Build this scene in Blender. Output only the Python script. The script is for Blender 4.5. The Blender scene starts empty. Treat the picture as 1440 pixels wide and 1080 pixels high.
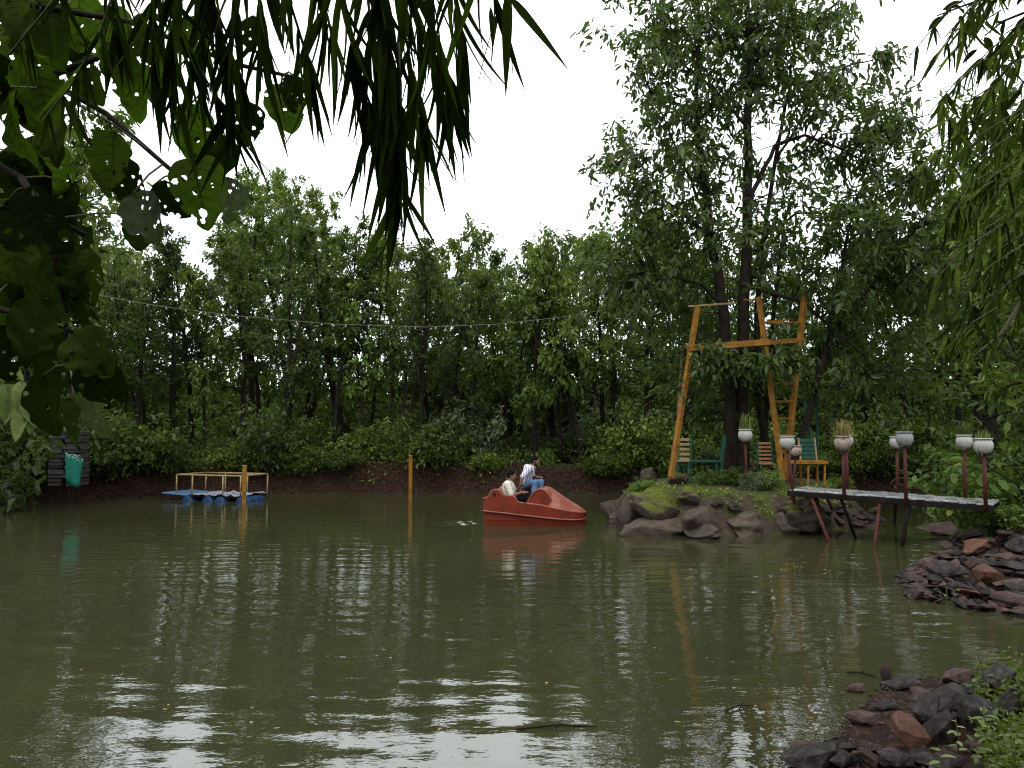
import bpy, bmesh, math, random
import numpy as np
from mathutils import Vector, Matrix, Quaternion
PI = math.pi
SC = bpy.context.scene
COL = SC.collection

# ------------------------------------------------------------------ camera, sky, sun, exposure
F = 1109.0                      # focal length in pixels of the 1440 px wide photograph
CAM_H = 2.1
PITCH = math.atan(68.0 / F)
cam_data = bpy.data.cameras.new('camera')
cam_data.sensor_width = 36.0
cam_data.lens = 36.0 * F / 1440.0
cam_data.clip_start = 0.05
cam_data.clip_end = 3000.0
cam = bpy.data.objects.new('camera', cam_data)
cam.location = (0, 0, CAM_H)
cam.rotation_euler = (PI / 2 + PITCH, 0, 0)
COL.objects.link(cam)
SC.camera = cam

SUN_EL, SUN_AZ = math.radians(62), math.radians(200)
world = bpy.data.worlds.new('World')
SC.world = world
world.use_nodes = True
wn, wl = world.node_tree.nodes, world.node_tree.links
wn.clear()
sky = wn.new('ShaderNodeTexSky')
sky.sky_type = 'NISHITA'
sky.sun_disc = False
sky.sun_elevation = SUN_EL
sky.sun_rotation = SUN_AZ
sky.dust_density = 6.0
cloud = wn.new('ShaderNodeTexNoise')
cloud.inputs['Scale'].default_value = 1.6
cloud.inputs['Detail'].default_value = 4
tc = wn.new('ShaderNodeTexCoord')
wl.new(tc.outputs['Generated'], cloud.inputs['Vector'])
cr = wn.new('ShaderNodeValToRGB')
cr.color_ramp.elements[0].position = 0.3
cr.color_ramp.elements[0].color = (9.0, 9.7, 10.5, 1)
cr.color_ramp.elements[1].position = 0.7
cr.color_ramp.elements[1].color = (10.4, 10.7, 11.0, 1)
wl.new(cloud.outputs['Fac'], cr.inputs['Fac'])
mixc = wn.new('ShaderNodeMixRGB')
mixc.inputs['Fac'].default_value = 0.93       # a closed, even cloud cover in front of the clear sky
wl.new(sky.outputs['Color'], mixc.inputs['Color1'])
wl.new(cr.outputs['Color'], mixc.inputs['Color2'])
bg = wn.new('ShaderNodeBackground')
bg.inputs['Strength'].default_value = 0.10
wl.new(mixc.outputs['Color'], bg.inputs['Color'])
wo = wn.new('ShaderNodeOutputWorld')
wl.new(bg.outputs['Background'], wo.inputs['Surface'])

sun_data = bpy.data.lights.new('sun', 'SUN')
sun_data.energy = 0.8
sun_data.angle = math.radians(35)
sun_data.color = (1.0, 0.97, 0.92)
sun = bpy.data.objects.new('sun', sun_data)
sd = Vector((math.sin(SUN_AZ) * math.cos(SUN_EL), math.cos(SUN_AZ) * math.cos(SUN_EL), math.sin(SUN_EL)))
sun.rotation_euler = sd.to_track_quat('Z', 'Y').to_euler()
COL.objects.link(sun)

SC.view_settings.view_transform = 'Standard'
SC.view_settings.look = 'None'
SC.view_settings.gamma = 1.0
SC.view_settings.use_curve_mapping = False
SC.view_settings.exposure = 1.05
SC.cycles.filter_width = 1.1
SC.cycles.max_bounces = 6
SC.cycles.diffuse_bounces = 3
SC.cycles.glossy_bounces = 3
SC.cycles.transmission_bounces = 3
SC.cycles.transparent_max_bounces = 4
SC.cycles.caustics_reflective = False
SC.cycles.caustics_refractive = False

# ------------------------------------------------------------------ helpers
CP, SP = math.cos(PITCH), math.sin(PITCH)
def at(px, py, Y):
    """world point that the photograph shows at pixel (px, py), Y metres in front of the camera"""
    u, v = (px - 720) / F, (540 - py) / F
    d = Vector((u, CP - v * SP, SP + v * CP))
    t = Y / d.y
    return Vector((d.x * t, Y, CAM_H + d.z * t))
def onz(px, py, z=0.0):
    u, v = (px - 720) / F, (540 - py) / F
    d = Vector((u, CP - v * SP, SP + v * CP))
    t = (z - CAM_H) / d.z
    return Vector((d.x * t, d.y * t, z))

class MB:
    """collects vertices and faces of one mesh"""
    def __init__(s):
        s.v = []; s.f = []; s.n = 0; s.rnd = []
    def add(s, verts, faces, rnd=0.5):
        o = s.n
        verts = [tuple(p) for p in verts]
        s.v.extend(verts); s.f.extend([tuple(i + o for i in f) for f in faces])
        s.rnd.extend([rnd] * len(verts)); s.n += len(verts)
        return s
    def tube(s, pts, rad, sides=6, cap=True, rnd=0.5):
        P = [Vector(p) for p in pts]; n = len(P)
        if not hasattr(rad, '__len__'): rad = [rad] * n
        ref = None; V = []
        for i in range(n):
            t = (P[min(i + 1, n - 1)] - P[max(i - 1, 0)])
            if t.length < 1e-9: t = Vector((0, 0, 1))
            t.normalize()
            if ref is None:
                ref = Vector((1, 0, 0)) if abs(t.x) < 0.8 else Vector((0, 1, 0))
            a = (ref - t * ref.dot(t)); a.normalize(); b = t.cross(a); ref = a
            for k in range(sides):
                an = 2 * PI * k / sides
                V.append(P[i] + (a * math.cos(an) + b * math.sin(an)) * rad[i])
        Fc = []
        for i in range(n - 1):
            for k in range(sides):
                k2 = (k + 1) % sides
                Fc.append((i * sides + k, i * sides + k2, (i + 1) * sides + k2, (i + 1) * sides + k))
        if cap:
            Fc.append(tuple(range(sides - 1, -1, -1)))
            Fc.append(tuple((n - 1) * sides + k for k in range(sides)))
        return s.add(V, Fc, rnd)
    def box(s, c, size, rot=None, rnd=0.5):
        hx, hy, hz = [q / 2 for q in size]
        V = [Vector((x, y, z)) for x in (-hx, hx) for y in (-hy, hy) for z in (-hz, hz)]
        if rot is not None: V = [rot @ p for p in V]
        c = Vector(c)
        return s.add([p + c for p in V], [(0, 1, 3, 2), (4, 6, 7, 5), (0, 4, 5, 1), (2, 3, 7, 6), (0, 2, 6, 4), (1, 5, 7, 3)], rnd)
    def bar(s, a, b, w, h, up=(0, 0, 1)):
        a, b = Vector(a), Vector(b); d = b - a; L = d.length; x = d.normalized()
        up = Vector(up); y = up.cross(x)
        if y.length < 1e-4: y = Vector((0, 1, 0)).cross(x)
        y.normalize(); z = x.cross(y)
        M = Matrix((x, y, z)).transposed()
        return s.box((a + b) / 2, (L, w, h), M)
    def lathe(s, prof, sides=20, c=(0, 0, 0)):
        V, Fc = [], []; n = len(prof); c = Vector(c)
        for r, z in prof:
            for k in range(sides):
                a = 2 * PI * k / sides
                V.append(c + Vector((r * math.cos(a), r * math.sin(a), z)))
        for i in range(n - 1):
            for k in range(sides):
                k2 = (k + 1) % sides
                Fc.append((i * sides + k, i * sides + k2, (i + 1) * sides + k2, (i + 1) * sides + k))
        return s.add(V, Fc)
    def mesh(s, name, m=None, smooth=False):
        me = bpy.data.meshes.new(name)
        me.from_pydata(s.v, [], s.f)
        if m: me.materials.append(m)
        at_ = me.attributes.new('rnd', 'FLOAT', 'POINT')
        at_.data.foreach_set('value', np.array(s.rnd, dtype=np.float32))
        if smooth: me.shade_smooth()
        me.update()
        return me

def bevel_mesh(me, w=0.006, seg=1):
    bm = bmesh.new(); bm.from_mesh(me)
    bmesh.ops.bevel(bm, geom=[e for e in bm.edges if len(e.link_faces) == 2 and e.calc_face_angle() > 0.5], offset=w, segments=seg, affect='EDGES', profile=0.5, clamp_overlap=True)
    bm.to_mesh(me); bm.free(); me.update()
    return me

def grid_mesh(name, V, quads, m, rnd=None, smooth=False):
    """fast mesh from numpy arrays (all quads)"""
    me = bpy.data.meshes.new(name)
    n, q = len(V), len(quads)
    me.vertices.add(n); me.vertices.foreach_set('co', np.asarray(V, dtype=np.float32).ravel())
    me.loops.add(q * 4); me.loops.foreach_set('vertex_index', np.asarray(quads, dtype=np.int32).ravel())
    me.polygons.add(q); me.polygons.foreach_set('loop_start', np.arange(0, q * 4, 4, dtype=np.int32))
    me.update(calc_edges=True)
    if m: me.materials.append(m)
    if rnd is not None:
        a = me.attributes.new('rnd', 'FLOAT', 'POINT'); a.data.foreach_set('value', np.asarray(rnd, dtype=np.float32))
    if smooth: me.shade_smooth()
    return me

def obj(name, me, parent=None, loc=None, rot=None, scale=None):
    o = bpy.data.objects.new(name, me); COL.objects.link(o)
    if parent is not None: o.parent = parent
    if loc is not None: o.location = loc
    if rot is not None: o.rotation_euler = rot
    if scale is not None: o.scale = scale if hasattr(scale, '__len__') else (scale,) * 3
    return o
def tag(o, label=None, cat=None, group=None, kind=None):
    if label: o['label'] = label
    if cat: o['category'] = cat
    if group: o['group'] = group
    if kind: o['kind'] = kind
    return o
def thing(name, label, cat, loc=(0, 0, 0), rot=(0, 0, 0), group=None, scale=1.0):
    o = bpy.data.objects.new(name, None); COL.objects.link(o)
    o.empty_display_size = 0.1
    o.location = loc; o.rotation_euler = rot
    o.scale = scale if hasattr(scale, '__len__') else (scale,) * 3
    return tag(o, label, cat, group)

# ------------------------------------------------------------------ materials
def new_mat(name):
    m = bpy.data.materials.new(name); m.use_nodes = True
    nt = m.node_tree; nt.nodes.clear()
    out = nt.nodes.new('ShaderNodeOutputMaterial')
    return m, nt.nodes, nt.links, out
ALB = 0.74                                   # scales base colours down against the raised exposure, so the reflected sky stays bright
def ramp(n, stops, alb=None):
    ALB_ = alb or ALB
    r = n.new('ShaderNodeValToRGB'); e = r.color_ramp.elements
    stops = [(p, tuple(q * ALB_ if max(c) < 0.95 else q for q in c)) for p, c in stops]
    while len(e) < len(stops): e.new(0.5)
    for i, (p, c) in enumerate(stops):
        e[i].position = p; e[i].color = (*c, 1)
    return r
def surf(name, c1, c2, scale=8.0, rough=0.7, bump=0.3, detail=6, spec=0.2, c3=None, bscale=None, metal=0.0, coat=0.0, dist=0.02, vary=0.0):
    """plain procedural surface: two or three colours of one material mottled by noise, plus fine relief"""
    m, n, l, out = new_mat(name)
    tcn = n.new('ShaderNodeTexCoord')
    no = n.new('ShaderNodeTexNoise'); no.inputs['Scale'].default_value = scale; no.inputs['Detail'].default_value = detail
    no.inputs['Roughness'].default_value = 0.62
    l.new(tcn.outputs['Object'], no.inputs['Vector'])
    st = [(0.32, c1), (0.68, c2)] if c3 is None else [(0.3, c1), (0.5, c2), (0.7, c3)]
    r = ramp(n, st); l.new(no.outputs['Fac'], r.inputs['Fac'])
    col = r.outputs['Color']
    if vary:
        oi = n.new('ShaderNodeObjectInfo'); mr = n.new('ShaderNodeMapRange')
        mr.inputs['To Min'].default_value = 1 - vary; mr.inputs['To Max'].default_value = 1 + vary
        l.new(oi.outputs['Random'], mr.inputs['Value'])
        hs = n.new('ShaderNodeHueSaturation'); l.new(mr.outputs['Result'], hs.inputs['Value']); l.new(col, hs.inputs['Color']); col = hs.outputs['Color']
    b = n.new('ShaderNodeBsdfPrincipled')
    b.inputs['Roughness'].default_value = rough; b.inputs['Specular IOR Level'].default_value = spec
    b.inputs['Metallic'].default_value = metal; b.inputs['Coat Weight'].default_value = coat
    l.new(col, b.inputs['Base Color'])
    if bump:
        nb = n.new('ShaderNodeTexNoise'); nb.inputs['Scale'].default_value = bscale or scale * 4; nb.inputs['Detail'].default_value = 5
        l.new(tcn.outputs['Object'], nb.inputs['Vector'])
        bp = n.new('ShaderNodeBump'); bp.inputs['Strength'].default_value = bump; bp.inputs['Distance'].default_value = dist
        l.new(nb.outputs['Fac'], bp.inputs['Height']); l.new(bp.outputs['Normal'], b.inputs['Normal'])
    l.new(b.outputs['BSDF'], out.inputs['Surface'])
    return m
def leaf_mat(name, stops, rough=0.34, trans=0.38, tcol=(0.15, 0.25, 0.02), use_obj=False, spec=0.24, vary=0.42, vein=0.0, glow=False):
    m, n, l, out = new_mat(name)
    oi = n.new('ShaderNodeObjectInfo')
    r = ramp(n, [(p, (c[0] * 1.12, c[1] * .96, c[2] * 1.2)) for p, c in stops], .78 if use_obj else 1.0)
    if use_obj:
        l.new(oi.outputs['Random'], r.inputs['Fac']); col = r.outputs['Color']
        tcn = n.new('ShaderNodeTexCoord'); no = n.new('ShaderNodeTexNoise'); no.inputs['Scale'].default_value = 5.0; no.inputs['Detail'].default_value = 5
        l.new(tcn.outputs['Object'], no.inputs['Vector'])
        mr = n.new('ShaderNodeMapRange'); mr.inputs['From Min'].default_value = 0.3; mr.inputs['From Max'].default_value = 0.7
        mr.inputs['To Min'].default_value = 0.7; mr.inputs['To Max'].default_value = 1.3
        l.new(no.outputs['Fac'], mr.inputs['Value'])
        hs = n.new('ShaderNodeHueSaturation'); l.new(mr.outputs['Result'], hs.inputs['Value']); l.new(col, hs.inputs['Color']); col = hs.outputs['Color']
    else:
        a = n.new('ShaderNodeAttribute'); a.attribute_name = 'rnd'
        l.new(a.outputs['Fac'], r.inputs['Fac'])
        mr = n.new('ShaderNodeMapRange'); mr.inputs['To Min'].default_value = 1 - vary; mr.inputs['To Max'].default_value = 1 + vary
        l.new(oi.outputs['Random'], mr.inputs['Value'])
        mh = n.new('ShaderNodeMapRange'); mh.inputs['To Min'].default_value = 0.485; mh.inputs['To Max'].default_value = 0.525
        m2 = n.new('ShaderNodeMath'); m2.operation = 'FRACT'; m3 = n.new('ShaderNodeMath'); m3.operation = 'MULTIPLY'; m3.inputs[1].default_value = 7.31
        l.new(oi.outputs['Random'], m3.inputs[0]); l.new(m3.outputs[0], m2.inputs[0]); l.new(m2.outputs[0], mh.inputs['Value'])
        hs = n.new('ShaderNodeHueSaturation'); l.new(mr.outputs['Result'], hs.inputs['Value']); l.new(mh.outputs['Result'], hs.inputs['Hue'])
        l.new(r.outputs['Color'], hs.inputs['Color']); col = hs.outputs['Color']
    if spec < .12:
        b = n.new('ShaderNodeBsdfDiffuse'); l.new(col, b.inputs['Color'])
    else:
        b = n.new('ShaderNodeBsdfPrincipled')
        b.inputs['Roughness'].default_value = rough; b.inputs['Specular IOR Level'].default_value = spec
        l.new(col, b.inputs['Base Color'])
    t = n.new('ShaderNodeBsdfTranslucent')
    mu = n.new('ShaderNodeMixRGB'); mu.blend_type = 'MULTIPLY'; mu.inputs['Fac'].default_value = 0.0
    g = n.new('ShaderNodeMixRGB'); g.inputs['Fac'].default_value = 0.5; g.inputs['Color2'].default_value = (*tcol, 1)
    l.new(col, g.inputs['Color1']); l.new(g.outputs['Color'], t.inputs['Color'])
    if vein:
        tcn = n.new('ShaderNodeTexCoord'); wv = n.new('ShaderNodeTexWave'); wv.inputs['Scale'].default_value = vein; wv.inputs['Distortion'].default_value = 1.0
        l.new(tcn.outputs['Object'], wv.inputs['Vector'])
        bp = n.new('ShaderNodeBump'); bp.inputs['Strength'].default_value = 0.35; bp.inputs['Distance'].default_value = 0.01
        l.new(wv.outputs['Fac'], bp.inputs['Height']); l.new(bp.outputs['Normal'], b.inputs['Normal'])
    mx = n.new('ShaderNodeMixShader'); mx.inputs['Fac'].default_value = trans
    if glow:                                  # thick old leaves let hardly any light through, thin young ones much
        gm = n.new('ShaderNodeMath'); gm.operation = 'MULTIPLY'; gm.inputs[1].default_value = 13.7
        gf = n.new('ShaderNodeMath'); gf.operation = 'FRACT'; l.new(oi.outputs['Random'], gm.inputs[0]); l.new(gm.outputs[0], gf.inputs[0])
        gr = n.new('ShaderNodeMapRange'); gr.inputs['From Min'].default_value = .45; gr.inputs['To Min'].default_value = .05; gr.inputs['To Max'].default_value = trans
        l.new(gf.outputs[0], gr.inputs['Value']); l.new(gr.outputs['Result'], mx.inputs['Fac'])
    l.new(b.outputs['BSDF'], mx.inputs[1]); l.new(t.outputs['BSDF'], mx.inputs[2])
    l.new(mx.outputs['Shader'], out.inputs['Surface'])
    return m

M = {}
GREENS = [(0.0, (0.020, 0.044, 0.008)), (0.4, (0.062, 0.110, 0.015)), (0.75, (0.130, 0.190, 0.026)), (1.0, (0.30, 0.31, 0.05))]  # brightest stop paints the pale highlights of the wet leaves
M['leaf'] = leaf_mat('tree_leaf', GREENS)
M['leaf_dark'] = leaf_mat('tree_leaf_dark', [(0.0, (0.015, 0.031, 0.008)), (0.5, (0.044, 0.074, 0.017)), (0.85, (0.096, 0.135, 0.028)), (1.0, (0.21, 0.22, 0.06))], rough=0.36)
M['leaf_light'] = leaf_mat('tree_leaf_light', [(0.0, (0.045, 0.090, 0.012)), (0.5, (0.095, 0.160, 0.022)), (1.0, (0.21, 0.27, 0.04))])
M['leaf_grey'] = leaf_mat('tree_leaf_grey', [(0.0, (0.050, 0.080, 0.035)), (0.6, (0.090, 0.130, 0.060)), (1.0, (0.150, 0.190, 0.090))])
M['bark'] = surf('bark', (0.010, 0.008, 0.006), (0.036, 0.028, 0.021), 6, 0.9, 0.8, bscale=18, vary=0.3, spec=.1)
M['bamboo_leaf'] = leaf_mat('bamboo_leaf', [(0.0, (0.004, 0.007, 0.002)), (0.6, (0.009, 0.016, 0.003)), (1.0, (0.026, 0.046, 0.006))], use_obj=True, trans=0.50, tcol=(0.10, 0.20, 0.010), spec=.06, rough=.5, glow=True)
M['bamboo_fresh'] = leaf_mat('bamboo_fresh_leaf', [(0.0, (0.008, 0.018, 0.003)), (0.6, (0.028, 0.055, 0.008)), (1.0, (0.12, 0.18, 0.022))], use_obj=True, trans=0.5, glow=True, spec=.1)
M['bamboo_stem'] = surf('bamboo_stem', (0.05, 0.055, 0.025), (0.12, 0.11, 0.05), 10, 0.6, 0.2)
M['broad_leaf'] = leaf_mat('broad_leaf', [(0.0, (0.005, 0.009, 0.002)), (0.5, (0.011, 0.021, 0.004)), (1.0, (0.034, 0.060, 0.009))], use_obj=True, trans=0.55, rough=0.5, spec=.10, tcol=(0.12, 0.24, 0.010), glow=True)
M['broad_pale'] = leaf_mat('broad_leaf_underside', [(0.0, (0.025, 0.042, 0.022)), (1.0, (0.055, 0.080, 0.045))], use_obj=True, trans=0.25, spec=.1)
M['fresh_leaf'] = leaf_mat('fresh_leaf', [(0.0, (0.12, 0.22, 0.04)), (1.0, (0.26, 0.36, 0.10))], use_obj=True, trans=0.35)

# ------------------------------------------------------------------ terrain and water
def smooth_poly(pts, n=6):
    """Catmull-Rom closed curve"""
    P = np.array(pts, float); out = []
    N = len(P)
    for i in range(N):
        p0, p1, p2, p3 = P[i - 1], P[i], P[(i + 1) % N], P[(i + 2) % N]
        for k in range(n):
            t = k / n
            out.append(0.5 * ((2 * p1) + (-p0 + p2) * t + (2 * p0 - 5 * p1 + 4 * p2 - p3) * t * t + (-p0 + 3 * p1 - 3 * p2 + p3) * t ** 3))
    return np.array(out)
def signed_dist(X, Y, poly):
    """positive outside the polygon"""
    d = np.full(X.shape, 1e9); inside = np.zeros(X.shape, bool)
    n = len(poly)
    for i in range(n):
        ax, ay = poly[i]; bx_, by_ = poly[(i + 1) % n]
        ex, ey = bx_ - ax, by_ - ay
        t = np.clip(((X - ax) * ex + (Y - ay) * ey) / (ex * ex + ey * ey + 1e-12), 0, 1)
        d = np.minimum(d, np.hypot(X - ax - t * ex, Y - ay - t * ey))
        c = ((ay > Y) != (by_ > Y)) & (X < (bx_ - ax) * (Y - ay) / (by_ - ay + 1e-12) + ax)
        inside ^= c
    return np.where(inside, -d, d)
_rs = np.random.RandomState(5)
_WV = [(_rs.uniform(-1, 1, 2) * k, _rs.uniform(0, 6.28), a) for k, a, c in ((0.25, 0.5, 3), (0.7, 0.25, 4), (1.7, 0.12, 5), (4.0, 0.05, 6)) for _ in range(c)]
def wob(X, Y):
    s = 0
    for k, p, a in _WV: s = s + a * np.sin(k[0] * X * 2 + k[1] * Y * 2 + p)
    return s
POND = smooth_poly([(1.2, 3.3), (-4, 2.6), (-10, 4), (-15, 8), (-18, 15), (-17.5, 21), (-13.4, 24.2), (-9.3, 27.0), (-4, 27.6), (2, 27.4), (6, 28), (11, 28.0), (16, 27), (17.5, 22.5), (14, 18.8),
                    (9.7, 16.2), (7.6, 13.8), (6.0, 12.2), (5.3, 10.7), (6.1, 9.3), (6.9, 8.1), (5.0, 7.0), (3.4, 6.9), (2.6, 6.1), (1.9, 5.2), (1.5, 4.2)])
def stretch(a, b, step, far, growth=1.25):
    c = list(np.arange(a, b, step)); s = step; x = c[-1]
    while x < far:
        s *= growth; x += s; c.append(x)
    s = step; x = c[0]; pre = []
    while x > -far:
        s *= growth; x -= s; pre.append(x)
    return np.array(pre[::-1] + c)
def ground_h(X, Y):
    d = signed_dist(X, Y, POND)
    w = wob(X, Y)
    # bank height: the far and left banks are steep earth, the right and near shores are low and stony
    hb = np.where((X > 1) & (Y < 17.5), 0.28 + 0.10 * np.clip(X - 3, 0, 6), 0.95)
    heap = (X > 4.5) & (Y < 13.6) & (Y > 7.8)
    hb = np.where(heap, 0.42, hb)
    wd = np.where((X > 1) & (Y < 17.5), 1.6, 0.75)
    wd = np.where(heap, 3.2, wd)
    t = np.clip(d / wd, 0, 1); rise = hb * (t * t * (3 - 2 * t)) + 0.10 * np.clip(d, 0, 1) * w + 0.06 * np.clip(d * 2, 0, 1) * np.sin(X * 3.1 + np.sin(Y * 2.3) * 2) * np.sin(Y * 2.7 + X)
    rise = rise + 0.03 * np.clip(d - 1, 0, 30)
    rise = np.where(heap, .05 * np.clip(d, 0, 4) + 0.02 * w * np.clip(d, 0, 1) - .02, rise)
    h = np.where(d > 0, rise + 0.02, np.maximum(d * 0.55, -1.1))
    return h
gx = stretch(-26, 26, 0.22, 900, 1.3); gy = stretch(-6, 46, 0.22, 900, 1.3)
GX, GY = np.meshgrid(gx, gy)
GZ = ground_h(GX, GY)
V = np.stack([GX, GY, GZ], -1).reshape(-1, 3)
nx = len(gx); idx = np.arange(len(gy) * nx).reshape(len(gy), nx)
Q = np.stack([idx[:-1, :-1], idx[:-1, 1:], idx[1:, 1:], idx[1:, :-1]], -1).reshape(-1, 4)

m, n, l, out = new_mat('earth')
tcn = n.new('ShaderNodeTexCoord'); geo = n.new('ShaderNodeNewGeometry')
no = n.new('ShaderNodeTexNoise'); no.inputs['Scale'].default_value = 1.3; no.inputs['Detail'].default_value = 9; l.new(tcn.outputs['Object'], no.inputs['Vector'])
no2 = n.new('ShaderNodeTexNoise'); no2.inputs['Scale'].default_value = 9; no2.inputs['Detail'].default_value = 6; l.new(tcn.outputs['Object'], no2.inputs['Vector'])
r1 = ramp(n, [(0.3, (0.010, 0.006, 0.004)), (0.5, (0.028, 0.014, 0.008)), (0.72, (0.060, 0.029, 0.016))]); l.new(no2.outputs['Fac'], r1.inputs['Fac'])
r2 = ramp(n, [(0.35, (0.018, 0.026, 0.010)), (0.65, (0.050, 0.070, 0.020))]); l.new(no2.outputs['Fac'], r2.inputs['Fac'])
sx = n.new('ShaderNodeSeparateXYZ'); l.new(geo.outputs['Normal'], sx.inputs['Vector'])
sp = n.new('ShaderNodeSeparateXYZ'); l.new(geo.outputs['Position'], sp.inputs['Vector'])
mr = n.new('ShaderNodeMapRange'); mr.inputs['From Min'].default_value = 0.80; mr.inputs['From Max'].default_value = 0.97; l.new(sx.outputs['Z'], mr.inputs['Value'])
mz = n.new('ShaderNodeMapRange'); mz.inputs['From Min'].default_value = 0.45; mz.inputs['From Max'].default_value = 0.9; l.new(sp.outputs['Z'], mz.inputs['Value'])
mm = n.new('ShaderNodeMath'); mm.operation = 'MULTIPLY'; l.new(mr.outputs['Result'], mm.inputs[0]); l.new(mz.outputs['Result'], mm.inputs[1])
m4 = n.new('ShaderNodeMath'); m4.operation = 'MULTIPLY'; l.new(mm.outputs[0], m4.inputs[0])
r3 = ramp(n, [(0.42, (0, 0, 0)), (0.58, (1, 1, 1))]); l.new(no.outputs['Fac'], r3.inputs['Fac']); l.new(r3.outputs['Color'], m4.inputs[1])
mx = n.new('ShaderNodeMixRGB'); l.new(m4.outputs[0], mx.inputs['Fac']); l.new(r1.outputs['Color'], mx.inputs['Color1']); l.new(r2.outputs['Color'], mx.inputs['Color2'])
b = n.new('ShaderNodeBsdfPrincipled'); b.inputs['Roughness'].default_value = 0.85; b.inputs['Specular IOR Level'].default_value = .12; l.new(mx.outputs['Color'], b.inputs['Base Color'])
bp = n.new('ShaderNodeBump'); bp.inputs['Strength'].default_value = 1.0; bp.inputs['Distance'].default_value = 0.16
ad = n.new('ShaderNodeMath'); ad.operation = 'ADD'; l.new(no.outputs['Fac'], ad.inputs[0]); l.new(no2.outputs['Fac'], ad.inputs[1])
l.new(ad.outputs[0], bp.inputs['Height']); l.new(bp.outputs['Normal'], b.inputs['Normal']); l.new(b.outputs['BSDF'], out.inputs['Surface'])
M['earth'] = m
tag(obj('ground', grid_mesh('ground', V, Q, M['earth'], smooth=True)), 'brown earth banks and forest floor around the pond', kind='structure')

# the pond: a surface with real ripples, finer ones in the relief of the material
m, n, l, out = new_mat('pond_water')
tcn = n.new('ShaderNodeTexCoord')
no = n.new('ShaderNodeTexNoise'); no.inputs['Scale'].default_value = 5.0; no.inputs['Detail'].default_value = 3; no.inputs['Roughness'].default_value = 0.5
mp = n.new('ShaderNodeMapping'); mp.inputs['Scale'].default_value = (0.8, 1.5, 1); l.new(tcn.outputs['Object'], mp.inputs['Vector']); l.new(mp.outputs['Vector'], no.inputs['Vector'])
bp = n.new('ShaderNodeBump'); bp.inputs['Strength'].default_value = 1.0; bp.inputs['Distance'].default_value = 0.0038
l.new(no.outputs['Fac'], bp.inputs['Height'])
no2 = n.new('ShaderNodeTexNoise'); no2.inputs['Scale'].default_value = 0.5; no2.inputs['Detail'].default_value = 4; l.new(tcn.outputs['Object'], no2.inputs['Vector'])
r1 = ramp(n, [(0.3, (0.038, 0.039, 0.017)), (0.7, (0.048, 0.047, 0.021))]); l.new(no2.outputs['Fac'], r1.inputs['Fac'])
df = n.new('ShaderNodeBsdfDiffuse'); l.new(r1.outputs['Color'], df.inputs['Color'])
gl = n.new('ShaderNodeBsdfGlossy'); gl.inputs['Roughness'].default_value = 0.015; gl.inputs['Color'].default_value = (0.95, 0.97, 0.95, 1); l.new(bp.outputs['Normal'], gl.inputs['Normal'])
fr = n.new('ShaderNodeFresnel'); fr.inputs['IOR'].default_value = 2.15; l.new(bp.outputs['Normal'], fr.inputs['Normal'])
mx = n.new('ShaderNodeMixShader'); l.new(fr.outputs['Fac'], mx.inputs['Fac']); l.new(df.outputs['BSDF'], mx.inputs[1]); l.new(gl.outputs['BSDF'], mx.inputs[2])
l.new(mx.outputs['Shader'], out.inputs['Surface'])
M['water'] = m
wx = np.arange(-20, 20.01, 0.07)
wy = np.concatenate([np.arange(2.0, 12, 0.035), np.arange(12, 20, 0.055), np.arange(20, 29, 0.1)])
WX, WY = np.meshgrid(wx, wy)
rs = np.random.RandomState(11)
WZ = np.zeros_like(WX)
def patch(seed, k):
    r = np.random.RandomState(seed); s = 0
    for _ in range(5):
        a = r.uniform(0, 6.28); s = s + np.sin(k * (WX * math.cos(a) + WY * math.sin(a)) + r.uniform(0, 6.28))
    return np.clip(0.5 + s / 5, 0, 1)
for i in range(26):                                   # light random ripples from every side
    lam = rs.uniform(0.22, 0.9); a = rs.normal(PI / 2, 0.75); k = 2 * PI / lam
    WZ += 0.00036 * lam ** 1.1 * np.sin(k * (WX * math.cos(a) + WY * math.sin(a)) + rs.uniform(0, 6.28)) * (0.4 + patch(i + 50, 0.7))
bx0, by0 = 0.2, 18.0                                  # rings spreading from the pedal boat
rr = np.hypot(WX - bx0, (WY - by0) * 1.05)
ring = np.sin(2 * PI * rr / 0.46 + 0.6 * np.sin(WX * 0.9) + 0.5 * np.sin(WY * 0.7))
ring_mask = np.clip((0.5 - (WX - 0.5) * 0.16), 0.12, 1.0) * np.exp(-((rr - 9) / 7.0) ** 2)
WZ += 0.0017 * ring * ring_mask * (0.35 + 0.9 * patch(99, 0.35))
for i, (lam, amp) in enumerate(((.27, .0007), (.36, .0009), (.52, .0010))):       # fine parallel ripples over the whole pond
    WZ += amp * np.sin(2 * PI / lam * (WY * (1 + .01 * i) + WX * (.06, -.09, .03)[i]) + 1.6 * np.sin(WX * .55 + i) + 1.1 * np.sin(WY * .4 + WX * .21 + 2 * i)) * (.15 + patch(200 + i, .55)) * np.clip((WY - 4.5) / 5.0, .12, 1)
for i, (lam, amp) in enumerate(((.75, .0016), (1.15, .0024))):                     # slow swell near the viewer
    WZ += amp * np.sin(2 * PI / lam * (WY + (.22, -.15)[i] * WX) + 1.8 * np.sin(WX * .8 + i) + 1.2 * np.sin(WX * 1.7 - WY + i)) * np.clip((11 - WY) / 5.0, .1, 1) * (.3 + .8 * patch(300 + i, .8))
wk = np.exp(-(((WX + 1.10) / 0.40) ** 2 + ((WY - 18.45) / 0.45) ** 2))   # churned water behind the stern
WZ += 0.045 * wk * np.sin(11 * WX + 3 * WY) * np.sin(17 * WY + 4 * WX)
V = np.stack([WX, WY, WZ], -1).reshape(-1, 3)
nx = len(wx); idx = np.arange(len(wy) * nx).reshape(len(wy), nx)
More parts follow.
